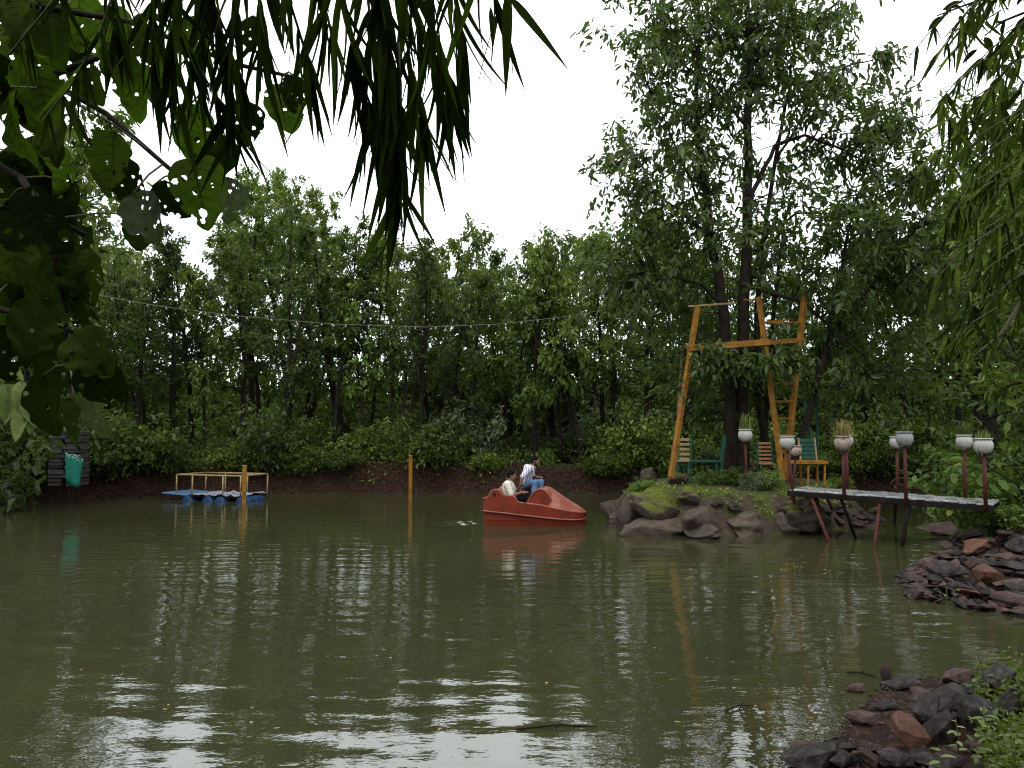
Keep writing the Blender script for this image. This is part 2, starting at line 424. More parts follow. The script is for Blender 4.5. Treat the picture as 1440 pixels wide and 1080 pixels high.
Q = np.stack([idx[:-1, :-1], idx[:-1, 1:], idx[1:, 1:], idx[1:, :-1]], -1).reshape(-1, 4)
keep = signed_dist(V[Q[:, 0], 0], V[Q[:, 0], 1], POND) < 0.6
tag(obj('water', grid_mesh('water', V, Q[keep], M['water'], smooth=True)), 'murky green brown pond water with fine ripples', kind='structure')

# ------------------------------------------------------------------ trees
def unit(v): return v / (np.linalg.norm(v, axis=-1, keepdims=True) + 1e-9)
def leaves_mesh(name, pos, dirs, lens, m, width=0.42, rs=None, fold=0.18, droop=0.18, tuft=9):
    """pos, dirs (N,3), lens (N): one six-pointed folded leaf for each"""
    N = len(pos); rs = rs or np.random.RandomState(1)
    d = unit(dirs)
    up = np.array([0, 0, 1.0]) + rs.normal(0, 0.45, (N, 3))
    s = unit(np.cross(d, up)); nrm = np.cross(s, d)
    T = np.array([(0, 0, 0), (.28, .42, 1), (.68, .40, 1), (1, 0, 0), (.68, -.40, 1), (.28, -.42, 1)])
    V = np.zeros((N, 6, 3))
    wv = width * rs.uniform(0.75, 1.2, N)
    for k, (t, sd_, fo) in enumerate(T):
        V[:, k] = pos + lens[:, None] * (d * t + s * (sd_ * 1.15 * wv)[:, None] + nrm * ((fo * fold * wv - droop * t * t)[:, None]))
    base = (np.arange(N) * 6)[:, None]
    Q = np.concatenate([base + np.array([0, 1, 2, 3]), base + np.array([0, 3, 4, 5])])
    one = rs.beta(1.1, 1.9, N)
    cl = np.repeat(rs.beta(1.3, 1.9, N // tuft + 1), tuft)[:N]          # one tone per tuft; bright tufts paint foliage highlights into the colour
    rnd = np.repeat(np.clip(.55 * one + .45 * cl, 0, 1), 6)
    return grid_mesh(name, V.reshape(-1, 3), Q, m, rnd)
def wander(p, d, L, n, rng, jit, up):
    pts = [Vector(p)]; d = Vector(d).normalized()
    for i in range(n):
        d = (d + Vector((rng.gauss(0, jit), rng.gauss(0, jit), rng.gauss(0, jit) + up))).normalized()
        pts.append(pts[-1] + d * (L / n))
    return pts
def clusters_to_leaves(anch, rs, k, leaf, spread, hang):
    A = np.array([a for a, _ in anch]); D = np.array([d for _, d in anch])
    N = len(A); pos = np.repeat(A, k, 0) + rs.normal(0, spread, (N * k, 3))
    dr = np.repeat(D, k, 0) * 0.5 + rs.normal(0, 0.6, (N * k, 3)) + np.array([0, 0, -hang])
    return pos, dr, leaf * rs.uniform(0.6, 1.25, N * k)
def grow(seed, H=10, r0=0.13, start=0.3, spread=2.0, nprim=24, nsec=5, ntw=3, k=9, leaf=0.22, up=0.06, mat_leaf='leaf', hang=0.35, stems=1, top=0.45, lean=0.04):
    rng = random.Random(seed); rs = np.random.RandomState(seed)
    w = MB(); anch = []
    for st in range(stems):
        d0 = Vector((rng.gauss(0, lean + 0.12 * (stems > 1)), rng.gauss(0, lean + 0.12 * (stems > 1)), 1))
        Hs = H * (1 if st == 0 else rng.uniform(0.65, 0.9))
        base = Vector((0, 0, -0.3)) if st == 0 else Vector((rng.uniform(-.2, .2), rng.uniform(-.2, .2), -0.3))
        tr = wander(base, d0, Hs, 12, rng, 0.055, 0.03)
        rr_ = [r0 * (1.25 if i == 0 else 1) * (1 - i / 12.5) ** 0.8 + 0.012 for i in range(13)]
        w.tube(tr, rr_, 7)
        for i in range(nprim // stems):
            u = start + (1 - start) * ((i + rng.random()) / (nprim // stems)) ** 0.9
            q = u * 12; j = min(int(q), 11); p = tr[j].lerp(tr[j + 1], q - j)
            az = i * 2.4 + rng.uniform(-.5, .5)
            f = (u - start) / (1 - start)
            shape = (0.55 + 1.2 * f) if f < 0.4 else (1.03 - (f - 0.4) * (1 - top) / 0.6)
            L = spread * shape * rng.uniform(0.65, 1.2)
            dd = Vector((math.cos(az), math.sin(az), 0.15 + 0.75 * f + rng.uniform(-.25, .25)))
            br = wander(p, dd, L, 5, rng, 0.16, up)
            rb = max(0.012, rr_[j] * 0.42)
            w.tube(br, [rb * (1 - 0.82 * t / 5) for t in range(6)], 4, cap=False)
            for s in range(nsec):
                v = 0.3 + 0.7 * (s + rng.random()) / nsec; q2 = v * 5; j2 = min(int(q2), 4); p2 = br[j2].lerp(br[j2 + 1], q2 - j2)
                dv = (br[j2 + 1] - br[j2]).normalized() + Vector((rng.gauss(0, .8), rng.gauss(0, .8), rng.gauss(0, .5)))
                tw = wander(p2, dv, L * rng.uniform(0.22, 0.45), 3, rng, 0.22, 0.0)
                w.tube(tw, [rb * 0.3, rb * .22, rb * .15, 0.003], 3, cap=False)
                for t in range(ntw):
                    g = 1 + 2 * (t + rng.random()) / ntw; jj = min(int(g), 2); pp = tw[jj].lerp(tw[jj + 1], g - jj)
                    anch.append((pp, (tw[jj + 1] - tw[jj]).normalized()))
    pos, dr, ln = clusters_to_leaves(anch, rs, k, leaf, leaf * 0.45, hang)
    return w.mesh('trunk', M['bark'], True), leaves_mesh('crown', pos, dr, ln, M[mat_leaf], rs=rs)
PROTO = {}
PROTO['a'] = grow(1, 10, .13, .30, 1.9, 26, 5, 3, 7, .23)
PROTO['b'] = grow(2, 10, .12, .38, 1.6, 24, 5, 3, 7, .22, mat_leaf='leaf_dark')
PROTO['c'] = grow(3, 10, .14, .25, 2.2, 26, 5, 3, 7, .25, mat_leaf='leaf', hang=.5)
PROTO['d'] = grow(4, 10, .15, .35, 2.2, 30, 6, 4, 11, .15, mat_leaf='leaf_light', hang=.1)
PROTO['e'] = grow(5, 10, .11, .42, 1.5, 22, 5, 3, 7, .24, mat_leaf='leaf_dark', stems=2)
PROTO['f'] = grow(6, 10, .10, .30, 1.5, 22, 5, 3, 7, .27, mat_leaf='leaf', hang=.55)
PROTO['h'] = grow(8, 10, .10, .34, 1.7, 20, 4, 3, 7, .36, mat_leaf='leaf_light', hang=.45)
PROTO['i'] = grow(9, 10, .12, .30, 2.0, 26, 6, 4, 10, .13, mat_leaf='leaf_grey', hang=.1)
PROTO['g'] = grow(7, 10, .13, .22, 2.3, 30, 5, 3, 7, .20, mat_leaf='leaf_dark', stems=2)
# undergrowth: bushes of several stems, low saplings
def bush(seed, H=2, W=1.3, n=14, leaf=.16, mat_leaf='leaf', k=10):
    rng = random.Random(seed); rs = np.random.RandomState(seed); w = MB(); anch = []
    for i in range(n):
        az = rng.uniform(0, 2 * PI); e = rng.uniform(0.2, 1.0)
        st = wander((rng.uniform(-.2, .2), rng.uniform(-.2, .2), -.15), (math.cos(az) * e * W / H, math.sin(az) * e * W / H, 1), H * rng.uniform(.6, 1.1), 6, rng, .16, -.02)
        w.tube(st, [.022 * (1 - t / 7) + .003 for t in range(7)], 4, cap=False)
        for s in range(9):
            v = .15 + .85 * (s + rng.random()) / 9; q = v * 6; j = min(int(q), 5); p = st[j].lerp(st[j + 1], q - j)
            dd = Vector((rng.gauss(0, 1), rng.gauss(0, 1), rng.gauss(0, .5))).normalized()
            tw = wander(p, dd, W * rng.uniform(.25, .5), 2, rng, .2, 0)
            w.tube(tw, [.006, .004, .002], 3, cap=False)
            anch.append((tw[1], dd)); anch.append((tw[2], dd))
    pos, dr, ln = clusters_to_leaves(anch, rs, k, leaf, leaf * .6, .3)
    return w.mesh('stems', M['bark'], True), leaves_mesh('foliage', pos, dr, ln, M[mat_leaf], rs=rs, width=.46)
PROTO['u'] = bush(21, 2.0, 1.4, 14, .17, 'leaf')
PROTO['v'] = bush(22, 2.0, 1.2, 13, .20, 'leaf_dark')
PROTO['w'] = bush(23, 2.0, 1.6, 15, .15, 'leaf_light')
PROTO['x'] = bush(24, 2.0, 1.1, 12, .13, 'leaf_grey')

def plant_tree(kind, x, y, h, label, group=None, name='forest_tree', rz=0.0, wide=1.0, cat='tree', z=None):
    z = float(ground_h(np.array([x]), np.array([y]))[0]) if z is None else z
    s = h / 10.0
    t = thing(name, label, cat, (x, y, z - 0.02), (0, 0, rz), group, (s * wide, s * wide, s))
    a, b_ = PROTO[kind]
    obj('trunk', a, t); tag(obj('crown', b_, t), kind='stuff')
    return t
def plant_bush(kind, x, y, h, label, group=None, name='bush', rz=0.0, wide=1.0, z=None, tilt=0.0):
    z = float(ground_h(np.array([x]), np.array([y]))[0]) if z is None else z
    s = h / 2.0
    t = thing(name, label, 'bush', (x, y, z - 0.02), (tilt, 0, rz), group, (s * wide, s * wide, s))
    a, b_ = PROTO[kind]
    obj('stems', a, t); tag(obj('foliage', b_, t), kind='stuff')
    return t
def where(px):
    return ('behind the big leaves at the left', 'above the raft', 'around the far yellow pole', 'behind the boat', 'behind the island tower', 'behind the bridge pots', 'behind the bamboo at the right edge')[sum(px > q for q in (150, 420, 620, 860, 1140, 1330))]
SKY = [(-60, 200), (60, 235), (120, 345), (170, 335), (250, 335), (330, 300), (400, 272), (460, 280), (520, 325), (600, 340), (660, 352), (690, 385), (740, 345), (800, 322), (870, 318), (950, 320), (1050, 340), (1150, 370), (1250, 350), (1330, 300), (1400, 240), (1520, 160)]
def skyline(px): return float(np.interp(px, [a for a, _ in SKY], [b_ for _, b_ in SKY]))
rng = random.Random(77)
# front rank, trunk by trunk as they stand along the far bank
FRONT = [(150, 28.0, 'g', .80), (236, 28.6, 'b', .72), (290, 29.0, 'h', .74), (345, 29.3, 'a', .85), (398, 28.6, 'g', .90), (474, 28.4, 'b', .86), (520, 29.2, 'h', .72), (562, 28.6, 'e', .93), (590, 28.2, 'b', .88),
         (640, 29.0, 'i', .66), (668, 28.6, 'a', .80), (716, 29.3, 'h', .80), (752, 28.2, 'c', .92), (790, 28.8, 'h', .90), (822, 28.4, 'e', .96), (858, 29.4, 'c', .96), (905, 28.8, 'a', .95), (960, 29.5, 'g', .9), (1160, 29.0, 'c', .85), (1215, 28.6, 'g', .9), (1290, 28.4, 'c', .95), (1345, 28.0, 'a', .95)]
SPOT = ['far left behind the green bag', 'behind the left end of the raft', 'right behind the raft', 'behind the raft and its yellow post', 'on the far bank just right of the raft', 'with a long straight bare trunk left of the far yellow pole',
        'leaning behind the overhanging bank shrub', 'with twin black stems behind the far yellow pole', 'in the dark clump just right of the far yellow pole', 'thin and low, between the far pole and the boat', 'left of the boat on the far bank', 'just left behind the two boaters',
        'with a leaning trunk right behind the boaters', 'on the bank behind the boat bow', 'forked black one between boat and island', 'left of the island on the far bank', 'behind the left edge of the island', 'behind the yellow tower', 'right behind the yellow ladder', 'behind the pot with dry grass', 'behind the middle pair of pots', 'behind the right pair of pots']
for (px, D, kd, f), sp_ in zip(FRONT, SPOT):
    D += .9; p = at(px, 600, D); top = at(px, skyline(px) + rng.uniform(-6, 20), D).z - 0.9
    plant_tree(kd, p.x, D, max(5.0, top * (f + .06)), 'dark woodland tree ' + sp_, rz=rng.uniform(0, 6), wide=rng.uniform(.85, 1.05), group='front trees along the far bank')
px = -150
while px < 1560:                                        # ranks behind: one closed wood
    for D0, dD, hf in ((32.5, 1.6, .94), (37, 1.8, 1.0), (42.5, 2.5, 1.0)):
        if rng.random() < .14: continue
        q = px + rng.uniform(-22, 22); D = D0 + rng.uniform(-dD, dD)
        if 655 < q < 715 and D < 40: pass
        p = at(q, 600, D); top = at(q, skyline(q) + rng.uniform(-12, 26), D).z - 1.0
        kd = 'd' if (350 < q < 500 and D > 35) else rng.choice('aabccefghhi' if D < 39 else 'adhhic')  # paler kinds in the last rank carry the light behind the wood
        plant_tree(kd, p.x, D, top * hf * 1.0, 'slender tree deep in the wood ' + where(q), 'trees deep in the wood ' + where(q), rz=rng.uniform(0, 6), wide=rng.uniform(.8, 1.05))
    px += 62
# the left bank and the right bank
LB = iter(('spreading tree beyond the left frame edge', 'leafy tree on the left bank directly behind the stone pillar', 'slim tree on the left bank right of the stone pillar', 'tree on the near left bank outside the frame', 'low leafy tree between the stone pillar and the raft'))
RB = iter(('leafy tree on the right bank behind the last white pot', 'broad tree at the right frame edge above the stones', 'tall tree between the last two pots, far right bank', 'tall tree beyond the right frame edge', 'dark slim tree behind the right edge bamboo', 'big leafed tree nearest the stone heap', 'tallest crown behind the right edge bamboo'))
for px, D, kd, h in ((-75, 22, 'g', 10.5), (35, 25.5, 'c', 11.5), (100, 28, 'b', 7.8), (-190, 17, 'c', 10), (190, 29.5, 'a', 7.6)):
    p = at(px, 600, D); plant_tree(kd, p.x, D, h, next(LB), 'trees of the left bank', rz=px * .1)
for px, D, kd, h in ((1400, 22.5, 'c', 9.5), (1480, 18, 'g', 10), (1385, 27, 'a', 11), (1530, 24, 'a', 12), (1455, 27.5, 'b', 12), (1478, 15.5, 'c', 10.5), (1400, 30, 'c', 13)):
    p = at(px, 600, D); plant_tree(kd, p.x, D, h, next(RB), 'trees of the right bank', rz=px * .1)
# bushes below them
for i in range(120):
    q = rng.uniform(-120, 1560); D = rng.choice((29.2, 29.8, 30.5, 31.5, 33, 35, 38, 41, 44))
    if D < 30 and 640 < q < 1000 and rng.random() < .6: D += 3
    p = at(q, 600, D)
    if float(signed_dist(np.array([p.x]), np.array([D]), POND)[0]) < 1.2: continue
    plant_bush(rng.choice('uwvwux' if D < 32 else 'wwwux'), p.x, D, rng.uniform(.7, 1.4) if D < 32.2 else rng.uniform(1.6, 3.0) if D < 37 else rng.uniform(3.0, 5.0), 'leafy undergrowth bush beneath the wood ' + where(q), 'undergrowth bushes ' + where(q), rz=rng.uniform(0, 6), wide=rng.uniform(.9, 1.4))  # rear bushes get paler leaves, the brighter background put into their colour

q = -120
while q < 1560:                                         # tall thicket at the back of the wood, light behind the trunks painted in
    D = rng.uniform(39.5, 46); p = at(q + rng.uniform(-15, 15), 600, D)
    plant_bush(rng.choice('wwwu'), p.x, D, rng.uniform(4.2, 6.4), 'tall thicket bush at the back of the wood ' + where(q), 'back thicket ' + where(q), rz=rng.uniform(0, 6), wide=rng.uniform(.75, 1.0))  # mostly pale leaves, so the lit backdrop is in the colour
    q += 46

r9 = random.Random(55)
for i in range(len(POND)):                              # low bushes that hang over the far waterline
    x, y = POND[i]
    if y < 20.5 or r9.random() < .45: continue
    c_ = Vector((0 - x, 12 - y)).normalized(); x -= c_.x * .55; y -= c_.y * .55; q = 720 + x / y * F
    if 1000 < q < 1130: continue
    plant_bush(r9.choice('uvuwv'), x, y, r9.uniform(.7, 1.25), 'low bush hanging over the far waterline ' + where(q), 'bushes over the far waterline ' + where(q), rz=r9.uniform(0, 6), wide=r9.uniform(1.2, 1.7))

# ------------------------------------------------------------------ island
ISL = smooth_poly([(2.35, 20.2), (2.6, 18.0), (3.0, 16.8), (4.0, 16.25), (5.4, 16.35), (6.8, 17.0), (8.2, 18.5), (9.0, 20.6), (8.2, 23.0), (6.0, 24.0), (3.8, 23.4), (2.7, 22.0)])
gx = np.arange(1.6, 9.9, 0.09); gy = np.arange(15.0, 24.8, 0.09)
GX, GY = np.meshgrid(gx, gy)
def island_h(X, Y):
    d = -signed_dist(X, Y, ISL); w = wob(X * 2.2, Y * 2.2)
    t = np.clip((d + 0.12 * w) / 0.62, 0, 1)
    h = 0.78 * (t ** 0.75) + 0.045 * np.clip(d - .5, 0, 3) + 0.05 * w * np.clip(d, 0, 1)
    return np.where(d > 0, h, np.maximum(d * 1.2, -0.9))
V = np.stack([GX, GY, island_h(GX, GY)], -1).reshape(-1, 3)
nx = len(gx); idx = np.arange(len(gy) * nx).reshape(len(gy), nx)
Q = np.stack([idx[:-1, :-1], idx[:-1, 1:], idx[1:, 1:], idx[1:, :-1]], -1).reshape(-1, 4)
def mossy(name, rock1, rock2, moss_lo, moss_hi, mscale, thresh, rough=0.75, bump=0.7, bscale=6, dist=0.05, vary=0.0):
    """stone or earth with a green moss cover where it lies level"""
    m, n, l, out = new_mat(name)
    tcn = n.new('ShaderNodeTexCoord'); geo = n.new('ShaderNodeNewGeometry')
    no = n.new('ShaderNodeTexNoise'); no.inputs['Scale'].default_value = bscale; no.inputs['Detail'].default_value = 8; no.inputs['Roughness'].default_value = .65; l.new(tcn.outputs['Object'], no.inputs['Vector'])
    n2 = n.new('ShaderNodeTexNoise'); n2.inputs['Scale'].default_value = mscale; n2.inputs['Detail'].default_value = 5; l.new(geo.outputs['Position'], n2.inputs['Vector'])
    r1 = ramp(n, [(.3, rock1), (.7, rock2)]); l.new(no.outputs['Fac'], r1.inputs['Fac'])
    r2 = ramp(n, [(.35, moss_lo), (.7, moss_hi)]); l.new(no.outputs['Fac'], r2.inputs['Fac'])
    s = n.new('ShaderNodeSeparateXYZ'); l.new(geo.outputs['Normal'], s.inputs['Vector'])
    a = n.new('ShaderNodeMath'); a.operation = 'MULTIPLY_ADD'; a.inputs[1].default_value = .55; l.new(s.outputs['Z'], a.inputs[0]); l.new(n2.outputs['Fac'], a.inputs[2])
    r3 = ramp(n, [(thresh, (0, 0, 0)), (min(1, thresh + .12), (1, 1, 1))]); l.new(a.outputs[0], r3.inputs['Fac'])
    mx = n.new('ShaderNodeMixRGB'); l.new(r3.outputs['Color'], mx.inputs['Fac']); l.new(r1.outputs['Color'], mx.inputs['Color1']); l.new(r2.outputs['Color'], mx.inputs['Color2'])
    b = n.new('ShaderNodeBsdfPrincipled'); b.inputs['Roughness'].default_value = rough; b.inputs['Specular IOR Level'].default_value = .15
    col = mx.outputs['Color']
    if vary:
        oi = n.new('ShaderNodeObjectInfo'); mr = n.new('ShaderNodeMapRange'); mr.inputs['To Min'].default_value = 1 - vary; mr.inputs['To Max'].default_value = 1 + vary
        l.new(oi.outputs['Random'], mr.inputs['Value']); hs = n.new('ShaderNodeHueSaturation'); l.new(mr.outputs['Result'], hs.inputs['Value']); l.new(col, hs.inputs['Color']); col = hs.outputs['Color']
    l.new(col, b.inputs['Base Color'])
    bp = n.new('ShaderNodeBump'); bp.inputs['Strength'].default_value = bump; bp.inputs['Distance'].default_value = dist
    l.new(no.outputs['Fac'], bp.inputs['Height']); l.new(bp.outputs['Normal'], b.inputs['Normal']); l.new(b.outputs['BSDF'], out.inputs['Surface'])
    return m
M['island'] = mossy('island_earth', (0.026, 0.019, 0.014), (0.085, 0.060, 0.042), (0.030, 0.038, 0.008), (0.085, 0.095, 0.018), 1.6, .90)
tag(obj('island', grid_mesh('island', V, Q, M['island'], smooth=True)), 'low earthen island of mossy soil in the pond', kind='structure')
M['boulder'] = mossy('mossy_boulder', (0.042, 0.031, 0.022), (0.125, 0.095, 0.070), (0.045, 0.055, 0.006), (0.135, 0.140, 0.018), 2.2, .72, vary=.15)
M['boulder_bare'] = surf('muddy_boulder', (0.040, 0.029, 0.021), (0.120, 0.090, 0.066), 3, .7, .8, bscale=14, dist=.03, vary=.18)
M['rock_red'] = surf('wet_red_rock', (0.026, 0.016, 0.013), (0.070, 0.042, 0.034), 3, .55, .8, c3=(0.115, 0.070, 0.056), bscale=16, spec=.16, dist=.02, vary=.35)
M['rock_orange'] = surf('wet_orange_rock', (0.070, 0.032, 0.019), (0.150, 0.068, 0.040), 5, .55, .6, bscale=22, dist=.02, vary=.2)
M['rock_grey'] = surf('wet_grey_slab', (0.010, 0.008, 0.007), (0.028, 0.022, 0.020), 3, .55, .9, c3=(0.075, 0.062, 0.056), bscale=18, spec=.16, dist=.015, vary=.3)

def boulder_mesh(seed, m, amp=.22, flat=0.0):
    bm = bmesh.new(); bmesh.ops.create_icosphere(bm, subdivisions=4, radius=1.0)
    rs_ = np.random.RandomState(seed)
    W = [(rs_.normal(0, 1, 3) * k, rs_.uniform(0, 6.28), a) for k, a, c in ((1.1, .5, 4), (2.4, .28, 5), (5, .09, 6), (11, .035, 6)) for _ in range(c)]
    cuts = [(Vector(rs_.normal(0, 1, 3)).normalized(), rs_.uniform(.62, .9)) for _ in range(7)]
    for v in bm.verts:
        p = v.co.copy(); f = 1 + amp * sum(a * math.sin(float(k @ np.array(p)) * 1.6 + ph) for k, ph, a in W)
        q = p * f
        for nrm, dd in cuts:
            e = q.dot(nrm) - dd
            if e > 0: q -= nrm * e * .85
        v.co = q
    me = bpy.data.meshes.new('rock'); bm.to_mesh(me); bm.free(); me.materials.append(m); me.shade_smooth()
    return me
def slab_mesh(seed, m, npt=13, thick=.4):
    rs_ = np.random.RandomState(seed); bm = bmesh.new()
    for i in range(npt):
        p = unit(rs_.normal(0, 1, 3)) * rs_.uniform(.8, 1.05); p[2] *= thick
        bm.verts.new(p)
    r = bmesh.ops.convex_hull(bm, input=bm.verts)
    bmesh.ops.delete(bm, geom=[g for g in r['geom_interior'] if isinstance(g, bmesh.types.BMVert)] , context='VERTS')
    bmesh.ops.dissolve_limit(bm, angle_limit=.25, verts=bm.verts, edges=bm.edges)
    bmesh.ops.bevel(bm, geom=list(bm.edges), offset=.05, segments=2, affect='EDGES', profile=.6, clamp_overlap=True)
    bmesh.ops.triangulate(bm, faces=bm.faces)
    bmesh.ops.subdivide_edges(bm, edges=[e for e in bm.edges if e.calc_length() > .35], cuts=1)
    W = [(rs_.normal(0, 1, 3) * k, rs_.uniform(0, 6.28), a) for k, a in ((3, .04), (3, .04), (6, .025), (9, .015), (14, .012))]
    for v in bm.verts:
        p = np.array(v.co); d = sum(a * math.sin(float(k @ p) + ph) for k, ph, a in W); v.co += v.co.normalized() * d
    me = bpy.data.meshes.new('rock'); bm.to_mesh(me); bm.free(); me.materials.append(m)
    return me
BOULD = [boulder_mesh(31 + i, M['boulder']) for i in range(3)]
BARE = [boulder_mesh(41 + i, M['boulder_bare']) for i in range(4)]
SLAB = {k: [slab_mesh(60 + 10 * j + i, M[k], 12 + i, (.34, .45, .6, .8)[i % 4]) for i in range(6)] for j, k in enumerate(('rock_red', 'rock_orange', 'rock_grey'))}

def rock_px(me, px, py, D, w, h, label, depth=None, rot=(0, 0, 0), name='boulder', group=None, cat='rock'):
    """rock whose middle the photograph shows at (px, py); w, h its size there in pixels"""
    p = at(px, py, D); s = D / F
    o = obj(name, me, None, p, rot, (w * s / 2 * 1.08, (depth or w * s * .7) / 2, h * s / 2 * 1.12))
    return tag(o, label, cat, group)
rock_px(BOULD[0], 925, 716, 16.9, 92, 38, 'big mossy boulder sloping at the front left of the island', rot=(.2, .22, .3))
rock_px(BARE[0], 880, 728, 17.4, 34, 44, 'upright pale grey boulder at the left tip of the island', rot=(0, .35, 0))
rock_px(BARE[1], 860, 717, 19.0, 24, 30, 'round dark boulder at the far left tip of the island')
rock_px(BARE[2], 864, 729, 18.4, 18, 16, 'small pale stone at the waterline left of the island boulders')
rock_px(BARE[3], 925, 746, 16.4, 84, 32, 'wide low muddy boulder at the waterline under the mossy boulder', rot=(0, 0, .4))
rock_px(BARE[1], 985, 734, 16.3, 72, 42, 'round brown boulder in the middle of the island front', rot=(0, 0, 1.1))
rock_px(BARE[0], 990, 751, 15.9, 58, 18, 'flat pale stone lying in the water before the island', rot=(1.57 * 0, 0, 2.0))
rock_px(BARE[2], 1048, 740, 16.5, 74, 42, 'square muddy boulder right of the middle of the island front', rot=(0, 0, .7))
rock_px(BARE[3], 1098, 738, 16.7, 46, 36, 'dark muddy boulder next to the bridge foot of the island', rot=(0, 0, 2.2))
rock_px(SLAB['rock_grey'][1], 1032, 712, 16.5, 42, 22, 'grey stone wedged on top of the muddy boulders', rot=(.2, .1, .4))
rock_px(SLAB['rock_grey'][2], 1010, 708, 16.6, 26, 20, 'small dark stone below the moss edge of the island')
rock_px(BOULD[1], 1130, 722, 16.55, 78, 50, 'dark mossy boulder under the island end of the footbridge', rot=(0, .2, .6))
rock_px(BOULD[2], 952, 672, 19.4, 26, 16, 'mossy stone at the foot of the left tower leg')
rock_px(BOULD[1], 912, 668, 20.6, 24, 24, 'pointed mossy stone at the back left of the island', rot=(0, .5, 0))
rock_px(BOULD[0], 970, 700, 16.9, 44, 22, 'moss covered stone on the island rim left of the middle', rot=(0, .1, 1))
rng = random.Random(9)
for i in range(46):                                     # rubble under the footbridge
    t = rng.random(); px = 1128 + 112 * t; py = rng.uniform(703 + 12 * t, 752 - 14 * t); D = 17.0 + 1.2 * t - (py - 720) * .012
    w = rng.uniform(11, 26); k = rng.choice(('rock_grey', 'rock_grey', 'rock_red'))
    rock_px(rng.choice(SLAB[k]), px, py, D, w, w * rng.uniform(.6, .9), 'small angular stone in the rubble heap under the footbridge', rot=(rng.uniform(-.5, .5), rng.uniform(-.5, .5), rng.uniform(0, 6)), name='stone', group='rubble stones under the footbridge')

# heap of reddish slabs on the right shore
_T = np.arange(3.0, 30.0, .03)
def hit(px, py):
    """where the sight line through a pixel meets the ground or the water"""
    u, v = (px - 720) / F, (540 - py) / F; d = np.array([u, CP - v * SP, SP + v * CP]); P = d[None] * _T[:, None] + np.array([0, 0, CAM_H])
    g = np.maximum(ground_h(P[:, 0], P[:, 1]), 0.0); k = int(np.argmax(P[:, 2] < g))
    return P[k]
def heap_z(px, py): return max(0.0, min(.75, (842 - py) / 150.0 * .9))
HEAP = [  # px, py, w, h, colour, label
 (1322, 743, 60, 22, 'rock_red', 'reddish pointed slab at the top left of the stone heap'),
 (1368, 752, 46, 26, 'rock_red', 'brown slab on the upper part of the stone heap'),
 (1405, 740, 60, 22, 'rock_grey', 'pale wet slab along the upper edge of the stone heap'),
 (1428, 757, 50, 30, 'rock_grey', 'grey slab at the right frame edge of the stone heap'),
 (1432, 768, 36, 34, 'rock_grey', 'upright grey slab below the pale slabs of the stone heap'),
 (1368, 768, 56, 22, 'rock_orange', 'orange brown domed stone in the middle of the heap'),
 (1320, 778, 34, 14, 'rock_red', 'small flat brown stone capping the left of the heap'),
 (1342, 786, 46, 16, 'rock_red', 'long brown slab tilted down in the left of the heap'),
 (1330, 800, 58, 38, 'rock_grey', 'large faceted grey brown block at the left of the heap'),
 (1366, 794, 14, 44, 'rock_red', 'narrow standing stone in the middle of the heap'),
 (1388, 808, 38, 36, 'rock_orange', 'round rusty stone with a rough face in the heap'),
 (1422, 798, 64, 24, 'rock_grey', 'broad wet slab jutting from the right of the heap'),
 (1406, 782, 48, 22, 'rock_red', 'tilted brown slab right of the domed orange stone'),
 (1418, 820, 54, 24, 'rock_red', 'brown slab under the jutting slab of the heap'),
 (1432, 826, 44, 22, 'rock_grey', 'dark grey stone low at the right edge of the heap'),
 (1284, 806, 22, 18, 'rock_red', 'small brown stone at the left point of the heap'),
 (1302, 796, 26, 24, 'rock_red', 'rough brown stone behind the left point of the heap'),
 (1316, 814, 36, 14, 'rock_grey', 'pale flat stone low in the left of the heap'),
 (1286, 826, 34, 20, 'rock_red', 'tan stone half in the water at the heap corner'),
 (1318, 828, 40, 24, 'rock_grey', 'dark grey rough stone at the waterline of the heap'),
 (1346, 824, 30, 22, 'rock_grey', 'pale grey knob at the foot of the heap'),
 (1362, 834, 40, 20, 'rock_orange', 'red brown stone at the waterline below the rusty stone'),
 (1424, 845, 56, 22, 'rock_red', 'long reddish slab at the lower right of the heap'),
 (1394, 836, 34, 20, 'rock_grey', 'small grey stone between the lower slabs of the heap'),
 (1380, 852, 44, 14, 'rock_red', 'flat red stone awash below the heap'),
 (1436, 862, 30, 16, 'rock_grey', 'grey stone awash at the right frame edge')]
for i, (px, py, w, h, k, lb) in enumerate(HEAP):
    D = float(hit(px, py + h * .45)[1])
    o = rock_px(SLAB[k][(i * 5 + 1) % 6], px, py, D, w * 1.12, h * 1.25, lb, depth=w * D / F * .9, rot=(rng.uniform(-.15, .3), rng.uniform(-.22, .22), rng.uniform(-.4, .4) + PI * (i % 2)), name='stone')
for i in range(170):
    px = rng.uniform(1278, 1475); lo = 838 + (px - 1280) * .17; hi = max(735, 800 - (px - 1275) * .75); py = rng.uniform(hi + 8, lo); D = float(hit(px, py + 4)[1])
    w = rng.uniform(16, 42)
    rock_px(rng.choice(SLAB[rng.choice(('rock_red', 'rock_red', 'rock_grey'))]), px, py, D, w, w * .6, 'small broken stone filling gaps in the right shore heap', rot=(rng.uniform(-.5, .5), rng.uniform(-.5, .5), rng.uniform(0, 6)), name='stone', group='filler stones of the right shore heap')
